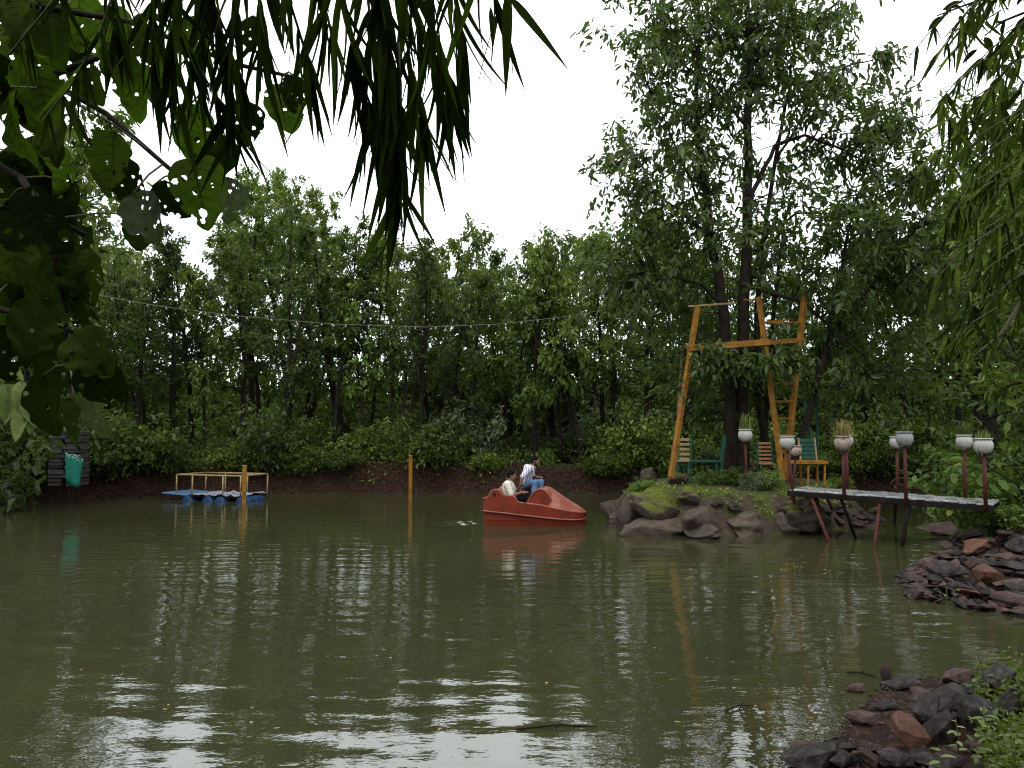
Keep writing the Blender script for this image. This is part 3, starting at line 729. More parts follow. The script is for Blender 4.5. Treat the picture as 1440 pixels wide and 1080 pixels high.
# slabs in the near right corner
NEAR = [(1300, 1000, 70, 50, 'rock_grey', 'black wet stone wedged behind the leaning red boulder', (.3, .3, .9)), (1215, 1010, 50, 16, 'rock_red', 'flat brown chip of stone on the mud left of the red boulder', (0, .1, .2)), (1420, 990, 60, 50, 'rock_grey', 'dark stone at the right frame edge above the weeds', (.3, 0, .4)), (1260, 1068, 60, 40, 'rock_grey', 'black stone at the bottom edge below the leaning boulder', (.1, .3, .5)), (1205, 968, 30, 12, 'rock_red', 'thin brown stone at the back edge of the mud spit', (0, 0, .5)),
 (1330, 985, 92, 44, 'rock_grey', 'large dark slab with a flat wet top in the near corner', (.35, .1, .2)),
 (1402, 962, 74, 52, 'rock_grey', 'dark blocky stone at the right edge of the near corner', (.1, .2, 1)),
 (1348, 950, 40, 34, 'rock_red', 'rough brown stone between the dark slabs in the near corner', (0, 0, 0)),
 (1275, 1030, 56, 74, 'rock_orange', 'leaning reddish brown boulder on the muddy near shore', (0, .75, .2)),
 (1247, 948, 18, 22, 'rock_red', 'small upright brown stone at the near water edge', (0, 0, .3)),
 (1270, 960, 56, 18, 'rock_grey', 'dark flat stone at the back of the near mud spit', (.1, 0, 0)),
 (1140, 1062, 76, 30, 'rock_grey', 'pale topped slab at the lower left of the near stones', (.1, -.1, .2)),
 (1182, 1068, 44, 26, 'rock_grey', 'small dark slab next to the pale topped slab', (.1, .25, .7)),
 (1222, 1064, 62, 34, 'rock_red', 'dark brown slab at the bottom edge of the near shore', (.2, .2, 1.2)),
 (1318, 1030, 60, 44, 'rock_grey', 'grey slab tilted towards the grass in the near corner', (.1, -.5, .4)),
 (1245, 992, 44, 14, 'rock_grey', 'thin flat slab lying on the near mud', (0, .1, .3)),
 (1375, 1010, 66, 56, 'rock_grey', 'black shadowed block beside the corner weeds', (.2, .2, 1.9)),
 (1330, 1072, 60, 30, 'rock_grey', 'dark stone at the bottom edge beneath the weeds', (0, 0, .5))]
for i, (px, py, w, h, k, lb, rt) in enumerate(NEAR):
    D = float(hit(px, py + h * .4)[1])
    rock_px(SLAB[k][(2, 3, 2, 5, 3)[i % 5]], px, py, D, w * 1.2, h * 1.5, lb, depth=w * D / F * .8, rot=rt, name='stone')
for i in range(46):                                     # smaller stones packed between the near slabs
    px, py = (rng.uniform(1285, 1450), rng.uniform(945, 1075)) if i < 30 else (rng.uniform(1105, 1320), rng.uniform(1048, 1080))
    D = float(hit(px, py)[1]); w = rng.uniform(22, 52)
    rock_px(rng.choice(SLAB[rng.choice(('rock_grey', 'rock_grey', 'rock_red'))][2:4]), px, py - 4, D, w, w * .6, 'small wet stone packed between the slabs of the near corner', rot=(rng.uniform(-.4, .4), rng.uniform(-.4, .4), rng.uniform(0, 6)), name='stone', group='small stones of the near corner')
# gravel and wet litter on the near mud spit, and along the waterline
def scatter_stones(name, label, pts, smin, smax, m, seed):
    rs_ = np.random.RandomState(seed); mb = MB()
    for p in pts:
        s = rs_.uniform(smin, smax); R = Matrix.Rotation(rs_.uniform(0, 6.28), 3, 'Z') @ Matrix.Rotation(rs_.uniform(-.5, .5), 3, 'X')
        vv = [R @ Vector((x * s * rs_.uniform(.6, 1.2), y * s * rs_.uniform(.6, 1.2), z * s * .6)) + Vector(p) for x, y, z in ((1, 0, 0), (0, 1, 0), (-1, 0, 0), (0, -1, 0), (0, 0, 1), (0, 0, -1))]
        mb.add(vv, [(0, 1, 4), (1, 2, 4), (2, 3, 4), (3, 0, 4), (1, 0, 5), (2, 1, 5), (3, 2, 5), (0, 3, 5)])
    return tag(obj(name, mb.mesh(name, m)), label, 'gravel', kind='stuff')
def on_ground(x, y, dz=0.0):
    return Vector((x, y, float(ground_h(np.array([x]), np.array([y]))[0]) + dz))
rs_ = np.random.RandomState(3)
def ground_pts(X, Y, lo, hi):
    Z = ground_h(X, Y); k = (Z > lo) & (Z < hi)
    return [Vector(p) for p in np.stack([X, Y, Z], -1)[k]]
pts = ground_pts(rs_.uniform(1.6, 4.6, 2200), rs_.uniform(4.6, 7.3, 2200), -.05, 9)
scatter_stones('gravel', 'wet brown gravel and litter on the near mud spit', pts, .006, .028, M['rock_red'], 4)
ii = rs_.randint(0, len(POND), 4200); tt = rs_.rand(4200)[:, None]
qq = POND[ii] * (1 - tt) + POND[(ii + 1) % len(POND)] * tt + rs_.normal(0, .30, (4200, 2))
qq = qq[~((qq[:, 1] < 12) & (qq[:, 0] < 0)) & (qq[:, 1] > 9.5)]
pts = ground_pts(qq[:, 0], qq[:, 1], -.1, .45)
scatter_stones('shore_stones', 'small stones along the muddy waterline', pts, .02, .09, M['rock_grey'], 5)

# ------------------------------------------------------------------ tall island tree
rng = random.Random(123); rs_ = np.random.RandomState(123)
T = at(1034, 676, 20.6)
tree = thing('island_tree', 'tall dark many-stemmed tree rising from the island through the yellow tower', 'tree', T)
def wp(px, py, D): return at(px, py, D) - T
wood = MB(); anch = []
LIMBS = [  # pixel path, depth, start and end radius
 ([(1028, 690), (1026, 560), (1018, 440), (1000, 330), (985, 220), (978, 130), (985, 50)], 20.6, .20, .04),
 ([(1042, 690), (1044, 560), (1046, 430), (1050, 300), (1052, 180), (1056, 80), (1050, -40), (1056, -120)], 20.6, .21, .05),
 ([(1090, 680), (1072, 600), (1062, 520), (1066, 430), (1074, 330), (1090, 230), (1110, 120), (1120, 20)], 20.9, .13, .03),
 ([(1108, 680), (1128, 610), (1148, 545), (1165, 470), (1180, 390), (1200, 300)], 20.3, .13, .03),
 ([(1076, 690), (1078, 560), (1086, 470), (1095, 360), (1110, 280)], 21.4, .10, .03),
 ([(1046, 400), (1075, 410), (1130, 425), (1180, 470), (1215, 500)], 19.8, .07, .02),
 ([(1048, 330), (1060, 270), (1090, 205), (1130, 190), (1185, 210), (1230, 235)], 20.3, .08, .02),
 ([(1148, 545), (1190, 540), (1225, 530)], 20.2, .04, .015),
 ([(1018, 430), (985, 400), (950, 390), (915, 385)], 20.2, .06, .015),
 ([(1002, 335), (960, 300), (920, 270), (895, 225)], 20.8, .06, .015),
 ([(1056, 90), (1110, 50), (1160, 20), (1190, -10)], 20.6, .05, .015),
 ([(1052, 180), (1010, 130), (960, 90), (925, 50)], 20.2, .05, .015),
 ([(1165, 470), (1210, 420), (1260, 360), (1300, 310)], 20.6, .06, .015),
 ([(1110, 120), (1160, 110), (1200, 90), (1255, 80)], 20.6, .04, .012), ([(1185, 210), (1230, 190), (1265, 175), (1310, 160)], 20.6, .035, .01), ([(1200, 300), (1250, 270), (1300, 240), (1335, 215)], 20.6, .04, .01),
 ([(1090, 230), (1130, 160), (1150, 100)], 21.2, .04, .012),
 ([(1000, 320), (960, 230), (930, 160), (910, 120)], 21.2, .05, .012),
 ([(1046, 420), (1080, 330), (1120, 300), (1170, 300), (1220, 330)], 21.3, .06, .012)]
limb_pts = []
for path, D, ra, rb in LIMBS:
    P = []
    d = D
    for i in range(len(path) - 1):
        for k in range(4):
            t = k / 4
            P.append(wp(path[i][0] * (1 - t) + path[i + 1][0] * t + rng.uniform(-2, 2), path[i][1] * (1 - t) + path[i + 1][1] * t, d))
            d += rng.uniform(-.06, .06)
    P.append(wp(*path[-1], d))
    n_ = len(P); wood.tube(P, [ra + (rb - ra) * (i / (n_ - 1)) ** .8 for i in range(n_)], 8 if ra > .1 else 6)
    limb_pts.append((P, ra, rb))
# crown: twig sprays within the outline the photograph shows, each hung from the nearest limb point
BLOBS = [(1040, 25, 125, 70, 190), (950, 60, 70, 60, 70), (1140, 55, 75, 60, 80), (1030, 120, 110, 60, 100), (940, 150, 60, 55, 45), (930, 225, 75, 45, 55), (1000, 215, 60, 60, 40), (1150, 150, 60, 45, 40), (1235, 150, 45, 50, 28), (1205, 220, 60, 50, 44), (1110, 245, 60, 50, 36),
         (985, 300, 80, 50, 42), (900, 330, 50, 50, 40), (960, 380, 90, 50, 56), (920, 450, 70, 60, 36), (1130, 330, 90, 60, 56), (1240, 300, 70, 60, 80), (1210, 390, 90, 60, 62), (1110, 400, 60, 50, 34), (1185, 470, 80, 50, 40), (1030, 515, 85, 30, 40), (1150, 510, 50, 50, 24), (1270, 420, 60, 80, 46), (990, 560, 50, 30, 24), (1235, 520, 80, 50, 40), (870, 400, 40, 60, 36),
         (875, 215, 34, 30, 16), (1255, 190, 40, 36, 26), (1300, 255, 36, 40, 26), (1270, 330, 60, 50, 40), (1320, 370, 40, 60, 30), (910, 300, 50, 40, 30), (1045, -80, 150, 60, 90), (1250, 80, 26, 16, 8), (1000, 455, 60, 40, 22)]
allp = [(p, max(.012, (ra + rb) * .16)) for P, ra, rb in limb_pts for p in P[3:]]
allA = np.array([list(p) for p, _ in allp])
for bx_, by_, rx, ry, cnt in BLOBS:
    for _ in range(cnt):
        u = rng.gauss(0, .6), rng.gauss(0, .6)
        D = 20.6 + rng.gauss(0, 1.15 * min(1, rx / 80))
        qx, qy = bx_ + rx * u[0], by_ + ry * u[1]
        if 925 < qx < 1140 and 405 < qy < 690: D = max(D, 20.3) + .3
        tip = wp(qx, qy, D)
        dd = np.linalg.norm(allA - np.array(tip), axis=1); j = int(np.argmin(dd + rs_.uniform(0, .35, len(dd))))
        a_ = allp[j][0]
        mid = a_.lerp(tip, .5) + Vector((rng.gauss(0, .12), rng.gauss(0, .12), rng.uniform(0, .25)))
        if dd[j] < 2.2: wood.tube([a_, mid, tip], [min(.018, allp[j][1]), .010, .004], 3, cap=False)
        else: wood.tube([mid, tip], [.008, .004], 3, cap=False)
        dr = (tip - mid).normalized()
        anch.append((tip, dr)); anch.append((mid.lerp(tip, .55), dr))
for bx_, by_, rx, ry, cnt, Dq in ((1035, 513, 50, 12, 20, 18.7), (1002, 500, 26, 10, 8, 18.6), (1115, 500, 26, 30, 16, 18.8), (1092, 512, 20, 10, 5, 18.6)):
    for _ in range(cnt):                                  # low sprays that hang in front of the tower
        tip = wp(bx_ + rng.gauss(0, rx * .5), by_ + rng.gauss(0, ry * .5), Dq + rng.gauss(0, .15)); mid = tip + Vector((rng.gauss(0, .1), .45, .2))
        wood.tube([mid, tip], [.007, .004], 3, cap=False); anch.append((tip, (tip - mid).normalized())); anch.append((mid.lerp(tip, .6), (tip - mid).normalized()))
pos, dr, ln = clusters_to_leaves(anch, rs_, 8, .235, .11, .35)
allp.append((Vector((0, 0, 0)), .02))
M['leaf_tall'] = leaf_mat('tall_tree_leaf', [(0.0, (0.014, 0.028, 0.007)), (0.5, (0.038, 0.066, 0.014)), (0.85, (0.080, 0.118, 0.022)), (1.0, (0.18, 0.20, 0.04))], rough=0.38)
obj('trunk', wood.mesh('trunk', M['bark'], True), tree)
tag(obj('crown', leaves_mesh('crown', pos, dr, ln, M['leaf_tall'], width=.36, rs=rs_, droop=.25, tuft=8), tree), kind='stuff')

# ------------------------------------------------------------------ painted wood and metal
M['yellow'] = surf('yellow_paint', (0.11, 0.050, 0.010), (0.27, 0.120, 0.010), 5, .6, .35, c3=(0.34, 0.165, 0.016), bscale=30, dist=.004)
M['yellow_pale'] = surf('faded_yellow_paint', (0.24, 0.17, 0.07), (0.40, 0.30, 0.15), 6, .6, .25, bscale=30, dist=.004)
M['red_paint'] = surf('red_paint', (0.20, 0.035, 0.020), (0.30, 0.060, 0.035), 9, .5, .3, bscale=30, dist=.004)
M['green_paint'] = surf('green_paint', (0.010, 0.055, 0.035), (0.022, 0.095, 0.060), 6, .5, .2, bscale=30, dist=.004)
M['dark_wood'] = surf('dark_wet_wood', (0.005, 0.0045, 0.004), (0.018, 0.015, 0.013), 6, .8, .6, bscale=24, dist=.01, spec=.08)
M['slat_red'] = surf('orange_slat_paint', (0.36, 0.16, 0.06), (0.52, 0.27, 0.12), 6, .5, .2, bscale=30, dist=.004)
ISL_Z = lambda x, y: float(island_h(np.array([x]), np.array([y]))[0])

# tower platform in the island tree
DT = 19.6
base = at(1030, 672, DT)
tw = thing('tower_platform', 'yellow wooden lookout tower with ladder around the island tree', 'tower', base)
def tp(px, py, D): return at(px, py, D) - base
def part_bar(name, a, b, w, h, m, parent, bev=.006):
    return obj(name, bevel_mesh(MB().bar(a, b, w, h).mesh(name, m), bev), parent)
leg1 = part_bar('leg', tp(943, 672, 18.9), tp(981, 430, 19.3), .115, .105, M['yellow'], tw)
part_bar('leg', tp(949, 664, 21.6), tp(965, 440, 21.2), .10, .10, M['yellow_pale'], tw)
leg2 = part_bar('leg', tp(1101, 676, 18.9), tp(1067, 418, 19.3), .115, .105, M['yellow'], tw)
leg3 = part_bar('leg', tp(1104, 676, 19.4), tp(1131, 418, 19.9), .12, .12, M['yellow'], tw)
for f in (.155, .36, .515):                              # red bands on the front left leg
    a, b_ = tp(943, 672, 18.9), tp(981, 430, 19.3)
    for g in (0, .018): part_bar('paint_band', a.lerp(b_, f + g), a.lerp(b_, f + g + .007), .123, .113, M['red_paint'], leg1, .002)
part_bar('front_beam', tp(968, 490, 19.15), tp(1082, 481, 19.15), .12, .15, M['yellow'], tw)
part_bar('side_beam', tp(1078, 482, 19.3), tp(1131, 478, 19.9), .12, .12, M['yellow'], tw)
part_bar('back_beam', tp(966, 484, 21.2), tp(1128, 480, 20.8), .12, .12, M['yellow_pale'], tw)
part_bar('side_beam', tp(972, 490, 19.2), tp(964, 484, 21.2), .12, .12, M['yellow_pale'], tw)
for i in range(8):                                       # deck boards
    t = (i + .5) / 8
    a = tp(974, 490, 19.25).lerp(tp(966, 487, 21.1), t) + Vector((0, 0, -.12)); b_ = tp(1080, 487, 19.25).lerp(tp(1129, 484, 20.8), t) + Vector((0, 0, -.12))
    part_bar('deck_board', a, b_, .21, .05, M['dark_wood'], tw)
part_bar('handrail', tp(968, 431, 19.3), tp(1036, 426, 19.8), .035, .045, M['yellow_pale'], tw)
part_bar('handrail', tp(1068, 454, 19.35), tp(1112, 449, 20.1), .035, .045, M['yellow'], tw)
part_bar('handrail', tp(1045, 422, 19.3), tp(1075, 420, 19.3), .03, .03, M['yellow'], tw)
for py in (455, 515, 542, 567, 591, 614, 636):           # rungs from the front leg to the rear rail
    f = (676 - py) / 258.0
    a = tp(1101, 676, 18.9).lerp(tp(1067, 418, 19.3), f); b_ = tp(1104, 676, 19.4).lerp(tp(1131, 418, 19.9), f)
    part_bar('rung', a, b_ + (b_ - a) * .04, .07, .055, M['yellow'], tw)

# chairs on the island
def slat_chair(px, py_top, py_seat, py_base, D, w, slat_m, n, label, yaw):
    b0 = at(px, py_base, D); s = D / F; W = w * s; hs = (py_base - py_seat) * s; ht = (py_base - py_top) * s
    c = thing('slatted_chair', label, 'chair', b0, (0, 0, yaw))
    fr = M['green_paint']
    for sx_ in (-1, 1):
        for yy in (-.02, .40): part_bar('leg', (sx_ * W / 2, -yy, -.15), (sx_ * W / 2, -yy, hs), .04, .04, fr, c)
        part_bar('back_post', (sx_ * W / 2, .03, hs), (sx_ * W / 2, .13, ht), .04, .04, fr, c)
    part_bar('seat_frame', (-W / 2 - .02, -.02, hs), (W / 2 + .02, -.02, hs), .05, .06, fr, c)
    for i in range(4): part_bar('seat_slat', (-W / 2, -.06 - i * .1, hs + .03), (W / 2, -.06 - i * .1, hs + .03), .075, .02, slat_m, c)
    for i in range(n):
        t = (i + .6) / n; y = .03 + .10 * t
        part_bar('back_slat', (-W / 2 + .03, y - .025, hs + (ht - hs) * t), (W / 2 - .03, y - .025, hs + (ht - hs) * t), .02, (ht - hs) / n * .58, slat_m, c)
    return c
slat_chair(963, 616, 650, 676, 19.8, 18, M['yellow_pale'], 5, 'green framed chair with cream yellow slats beside the left tower leg', -.35)
slat_chair(1077, 622, 654, 676, 19.9, 21, M['slat_red'], 6, 'chair with orange slatted back between the trunk and the ladder', -.1)
t = at(985, 672, 20.2); tb = thing('green_table', 'low dark green table beside the cream slatted chair', 'table', t)
part_bar('table_top', (-.42, 0, .42), (.42, 0, .42), .55, .05, M['green_paint'], tb)
for sx_ in (-.36, .36):
    for yy in (-.2, .2): part_bar('leg', (sx_, yy, -.15), (sx_, yy, .40), .05, .05, M['green_paint'], tb)
t = at(1134, 674, 19.2); ch = thing('panel_chair', 'yellow framed chair with a dark green panel back right of the ladder', 'chair', t, (0, 0, .15))
obj('back_panel', bevel_mesh(MB().box((.07, .05, .70), (.38, .03, .56), Matrix.Rotation(-.14, 3, 'X')).mesh('back_panel', M['green_paint'])), ch)
for i in range(5): obj('panel_rib', bevel_mesh(MB().box((.07, .022 + .014 * (i - 2), .50 + i * .1), (.36, .02, .025), Matrix.Rotation(-.14, 3, 'X')).mesh('panel_rib', M['green_paint'])), ch)
for sx_ in (-.14, .28):
    part_bar('back_post', (sx_, 0, .42), (sx_, .09, 1.0), .045, .045, M['yellow_pale'], ch)
    part_bar('leg', (sx_, 0, -.15), (sx_, 0, .42), .045, .045, M['yellow'], ch); part_bar('leg', (sx_ - .05, -.42, -.15), (sx_, -.36, .42), .045, .045, M['yellow'], ch)
part_bar('seat_rail', (-.62, -.40, .42), (.34, -.40, .42), .05, .075, M['yellow'], ch)
for i in range(4): part_bar('seat_slat', (-.6, -.31 + i * .09, .455), (.3, -.31 + i * .09, .455), .075, .02, M['yellow'], ch)
# green props and ropes round the tree
for (a, b_, D, w, lb) in (((1010, 680), (1019, 612), 20.0, .12, 'slanting green post left of the island trunk'), ((1141, 618), (1130, 562), 20.6, .13, 'leaning green board behind the panel chair'), ((1150, 676), (1148, 500), 20.9, .05, 'thin green pole behind the panel chair')):
    p = at(*a, D); o = thing('green_post', lb, 'post', p); part_bar('post', (0, 0, -.1), at(*b_, D + .1) - p, w, .05, M['green_paint'], o); part_bar('foot_collar', (0, 0, -.1), (0, 0, .05), w + .03, .08, M['green_paint'], o)

# footbridge
M['bridge_deck'] = surf('wet_bridge_deck', (0.03, 0.028, 0.026), (0.50, 0.50, 0.50), 3.2, .25, .8, bscale=9, spec=.5, dist=.03)
M['pole_red'] = surf('rusty_red_pole', (0.040, 0.010, 0.008), (0.10, 0.022, 0.016), 9, .65, .3, bscale=40, dist=.003)
BZ = .90
fa, fb_ = at(1112, 692, 16.0), at(1398, 713, 13.9)
fa.z = 0.94; fb_.z = .83
br = thing('footbridge', 'narrow wet footbridge on raking poles from the island to the right bank', 'footbridge', (fa + fb_) / 2)
o0 = (fa + fb_) / 2; ax = (fb_ - fa).normalized(); side = Vector((-ax.y, ax.x, 0)).normalized()
def bp_(t, s, z=0.0): return fa.lerp(fb_, t) + side * s + Vector((0, 0, z)) - o0
NB = 26; BW = 1.0
for i in range(NB):                                      # cross planks, worn and uneven
    t0, t1 = i / NB, (i + 1) / NB - .004
    rng_ = random.Random(i)
    e0, e1 = rng_.uniform(-.03, .03), rng_.uniform(-.04, .04); z0 = rng_.uniform(-.006, .01)
    c = bp_((t0 + t1) / 2, BW / 2 + e0 / 2, z0)
    L = (fb_ - fa).length / NB - .012
    R = Matrix((ax, side, ax.cross(side))).transposed()
    me = MB().box(c, (L + .006, BW + abs(e1), .035), R).mesh('deck_plank', M['bridge_deck'])
    obj('deck_plank', bevel_mesh(me, .006), br)
for s in (.02, BW - .06): part_bar('girder', bp_(-.02, s, -.07), bp_(1.0, s, -.07), .08, .10, M['dark_wood'], br)
def raker(t, s, px, py, m, r=.035):
    a = bp_(t, s, -.1); q = onz(px, py, 0.0) - o0; q.z = -o0.z
    q = a.lerp(q, 1.25)
    obj('brace_pole', MB().tube([a, q], r, 8).mesh('brace_pole', m, True), br)
raker(.11, .04, 1166, 762, M['pole_red']); raker(.27, .04, 1203, 757, M['dark_wood'], .03); raker(.47, .04, 1230, 769, M['pole_red'], .03); raker(.61, .04, 1269, 768, M['dark_wood'], .04)
raker(.11, BW, 1180, 735, M['pole_red'], .03); raker(.5, BW, 1258, 735, M['dark_wood'], .03)

# flower pots on red poles along the bridge
M['pot'] = surf('white_pot', (0.30, 0.29, 0.26), (0.46, 0.45, 0.41), 5, .4, .15, c3=(0.40, 0.38, 0.33), bscale=20, dist=.004)
M['pot_grey'] = surf('grey_pot', (0.20, 0.20, 0.19), (0.36, 0.36, 0.35), 5, .4, .15, bscale=20, dist=.004)
M['pot_broken'] = surf('stained_pot', (0.03, 0.018, 0.014), (0.40, 0.34, 0.27), 9, .5, .2, c3=(0.16, 0.06, 0.035), bscale=20, dist=.004)
M['iron'] = surf('rusty_iron', (0.02, 0.014, 0.012), (0.07, 0.035, 0.022), 14, .6, .3, dist=.003)
M['soil'] = surf('soil', (0.02, 0.014, 0.01), (0.05, 0.035, 0.025), 20, .9, .5)
M['dry_grass'] = leaf_mat('dry_grass', [(0, (.16, .15, .04)), (.5, (.27, .24, .07)), (1, (.38, .33, .12))])
M['pot_green'] = leaf_mat('pot_grass', [(0, (.05, .09, .02)), (.6, (.10, .15, .035)), (1, (.18, .21, .06))])
def grass_tuft(seed, n, h, spread, m, bend=.5, w=.012):
    r = random.Random(seed); mb = MB()
    for _ in range(n):
        a = r.uniform(0, 2 * PI); L = h * r.uniform(.5, 1.1); o = Vector((r.gauss(0, spread * .35), r.gauss(0, spread * .35), 0)); d = Vector((math.cos(a), math.sin(a), 0)); sd_ = Vector((-d.y, d.x, 0)); bd = bend * r.uniform(.2, 1.3)
        V = []
        for k in range(4):
            t = k / 3; c = o + d * (L * bd * t * t) + Vector((0, 0, L * t * (1 - .25 * bd * t))); ww = w * (1 - t) + .0015
            V += [c - sd_ * ww, c + sd_ * ww]
        mb.add(V, [(0, 1, 3, 2), (2, 3, 5, 4), (4, 5, 7, 6)], r.random())
    return mb.mesh('foliage', m)
def pot_and_pole(pole_base, pot_px, pot_py, D, w, potm, plant, label_pot, label_pole, pole_m=None, r=.028):
    D = D or pole_base.y; s = D / F; R = w * s / 2
    top = at(pot_px, pot_py, D)                               # middle of the pot
    H = R * 1.75; pb = top - Vector((0, 0, H * .5))
    st = thing('pot_stand', label_pole, 'pole', pole_base, group='red pot stands')
    e = pb - pole_base - Vector((0, 0, .03))
    obj('pole', MB().tube([(0, 0, -.12), e * .5, e], [r, r, r * .9], 10).mesh('pole', pole_m or M['pole_red'], True), st)
    for k in range(4):                                         # iron claw that holds the pot
        a = k * PI / 2 + .5; d = Vector((math.cos(a), math.sin(a), 0))
        obj('claw', MB().tube([e - Vector((0, 0, .02)), e + d * R * .62 + Vector((0, 0, .0)), e + d * R * 1.06 + Vector((0, 0, H * .35))], .008, 5).mesh('claw', M['iron'], True), st)
    p = thing('flower_pot', label_pot, 'flower pot', pb, group='pots on poles')
    body = obj('pot_body', MB().lathe([(0, 0), (R * .55, 0), (R * .80, H * .14), (R * .98, H * .38), (R * 1.0, H * .55), (R * .93, H * .74), (R * .80, H * .88), (R * .80, H * .93)], 28).mesh('pot_body', potm, True), p)
    obj('rim', MB().lathe([(R * .78, H * .90), (R * .95, H * .91), (R * .97, H * .95), (R * .95, H * 1.0), (R * .82, H * 1.0), (R * .80, H * .93)], 28).mesh('rim', potm, True), body)
    obj('soil', MB().lathe([(R * .79, H * .92), (R * .4, H * .95), (0, H * .96)], 16).mesh('soil', M['soil'], True), p)
    if plant:
        kind, seed, hh, n_ = plant
        f = obj('plant', grass_tuft(seed, n_, hh, R, M[kind], .6, .009), p, (0, 0, H * .93)); tag(f, kind='stuff')
def deck_pt(t, s): return bp_(t, s, .02) + o0
def deck_at(px, s):
    """point on the deck edge that the photograph shows in column px"""
    return min((deck_pt(i / 400, s) for i in range(401)), key=lambda p: abs((p.x / (p.y * CP + (p.z - CAM_H) * SP)) * F + 720 - px))
def foot(px, py, z): return onz(px, py, z)
isl = lambda px, py, D: at(px, py, D)
pot_and_pole(at(1050, 688, 18.2), 1048, 612, 18.2, 20, M['pot'], ('pot_green', 1, .45, 60), 'white pot with trailing green leaves nearest the island trunk', 'red pole holding the pot nearest the island trunk')
pot_and_pole(at(1117, 700, 16.0), 1107, 622, 16.0, 21, M['pot'], None, 'clean white pot without a plant before the ladder', 'slanting red pole before the ladder', r=.034)
pot_and_pole(at(1114, 694, 17.3), 1119, 634, 17.3, 17, M['pot_broken'], None, 'dark stained pot hidden behind the clean white pot', 'thin red pole behind the slanting pole by the ladder')
pot_and_pole(deck_at(1187, -.02), 1185, 623, 0, 23, M['pot_broken'], ('dry_grass', 2, .38, 120), 'stained broken pot with dry yellow grass', 'red pole under the stained pot with dry grass', r=.034)
pot_and_pole(deck_at(1192, BW - .03), 1190, 620, 0, 19, M['pot'], ('dry_grass', 3, .36, 80), 'pale pot with dry grass hidden behind the stained pot', 'red pole behind the pole of the stained pot', r=.034)
pot_and_pole(deck_at(1274, -.02), 1272, 617, 0, 23, M['pot_grey'], ('pot_green', 4, .22, 40), 'grey streaked pot in front of the middle pair', 'front red pole of the middle pair', r=.034)
pot_and_pole(deck_at(1262, BW - .03), 1261, 622, 0, 19, M['pot'], ('pot_green', 5, .12, 20), 'white pot half hidden behind the grey streaked pot', 'rear red pole of the middle pair', r=.034)
pot_and_pole(deck_at(1357, BW - .03), 1356, 621, 0, 22, M['pot'], ('pot_green', 6, .30, 110), 'white pot with upright green grass near the right bank', 'red pole under the pot with upright green grass', r=.034)
pot_and_pole(deck_at(1386, -.02), 1383, 627, 0, 25, M['pot'], ('pot_green', 7, .22, 26), 'largest cream white pot at the right end of the bridge', 'rusty red pole at the right end of the bridge', r=.034)

# yellow poles in the water
for px, ytop, ybot, w, lb in ((343, 655, 707, 7.0, 'thick yellow square pole standing in the water before the raft'), (577, 641, 702, 5.6, 'slim yellow pole standing alone in the water left of the boat')):
    b0 = onz(px, ybot, 0); h = at(px, ytop, b0.y).z; s = b0.y / F
    t = thing('water_pole', lb, 'pole', (b0.x, b0.y, 0), (0, 0, .35))
    obj('pole', bevel_mesh(MB().box((0, 0, h / 2 - .4), (w * s * .8, w * s * .8, h + .8)).mesh('pole', M['yellow']), .01), t)
    obj('cap', bevel_mesh(MB().box((0, 0, h + .008), (w * s * .86, w * s * .86, .016)).mesh('cap', M['yellow_pale']), .004), t)

# raft with rail frame
M['drum_blue'] = surf('blue_plastic_drum', (0.008, 0.030, 0.085), (0.016, 0.055, 0.15), 3, .4, .1, dist=.004)
M['sheet_blue'] = surf('faded_blue_sheet', (0.035, 0.11, 0.23), (0.12, 0.22, 0.34), 5, .45, .3, bscale=14, dist=.01)
M['tarp'] = surf('torn_pale_tarp', (0.015, 0.015, 0.02), (0.33, 0.34, 0.38), 7, .5, .7, c3=(0.03, 0.05, 0.10), bscale=9, dist=.03)
rc = Vector(((312 - 720) / F * 25.0, 25.0, -.10))
rf = thing('raft', 'flat raft on blue drums with a low pale rail frame near the left bank', 'raft', rc, (0, 0, -.32), None, 1.13)
RL, RWd = 2.25, 1.25
for i in range(9):
    obj('deck_board', bevel_mesh(MB().box((-RL / 2 + .125 + i * .25, 0, .20 + .008 * math.sin(i * 2.1)), (.235, RWd, .035)).mesh('deck_board', M['dark_wood'])), rf)
mb = MB(); n1, n2 = 26, 16; VV = []
for j in range(n2 + 1):
    for i in range(n1 + 1):
        x = -.55 + i / n1 * 1.62; y = -RWd / 2 - .03 + j / n2 * (RWd + .06)
        VV.append((x, y, .235 + .05 * abs(math.sin(x * 7 + y * 3)) * abs(math.cos(y * 6 - x * 4)) + .015 * math.sin(19 * x + 13 * y)))
mb.add(VV, [(j * (n1 + 1) + i, j * (n1 + 1) + i + 1, (j + 1) * (n1 + 1) + i + 1, (j + 1) * (n1 + 1) + i) for j in range(n2) for i in range(n1) if (i * 7 + j * 5) % 11])
obj('tarp', mb.mesh('tarp', M['tarp'], True), rf)
obj('blue_sheet', bevel_mesh(MB().box((-1.02, -.05, .25), (.85, 1.15, .05), Matrix.Rotation(.05, 3, 'Y')).mesh('blue_sheet', M['sheet_blue']), .015), rf)
def drum(x, y, L, rot):
    me = MB().lathe([(0, -L / 2), (.17, -L / 2), (.185, -L / 2 + .02), (.18, -L / 6), (.192, -L / 6 + .02), (.18, -L / 6 + .05), (.18, L / 6), (.192, L / 6 + .02), (.18, L / 6 + .05), (.185, L / 2 - .02), (.17, L / 2), (0, L / 2)], 18).mesh('drum', M['drum_blue'], True)
    obj('drum', me, rf, (x, y, .035), rot)
for x in (-.55, .12, .52, 1.2): drum(x, -.25, .86, (PI / 2, 0, 0))
for x in (-.7, .2): drum(x, .35, .6, (PI / 2, 0, 0))
RT = .78
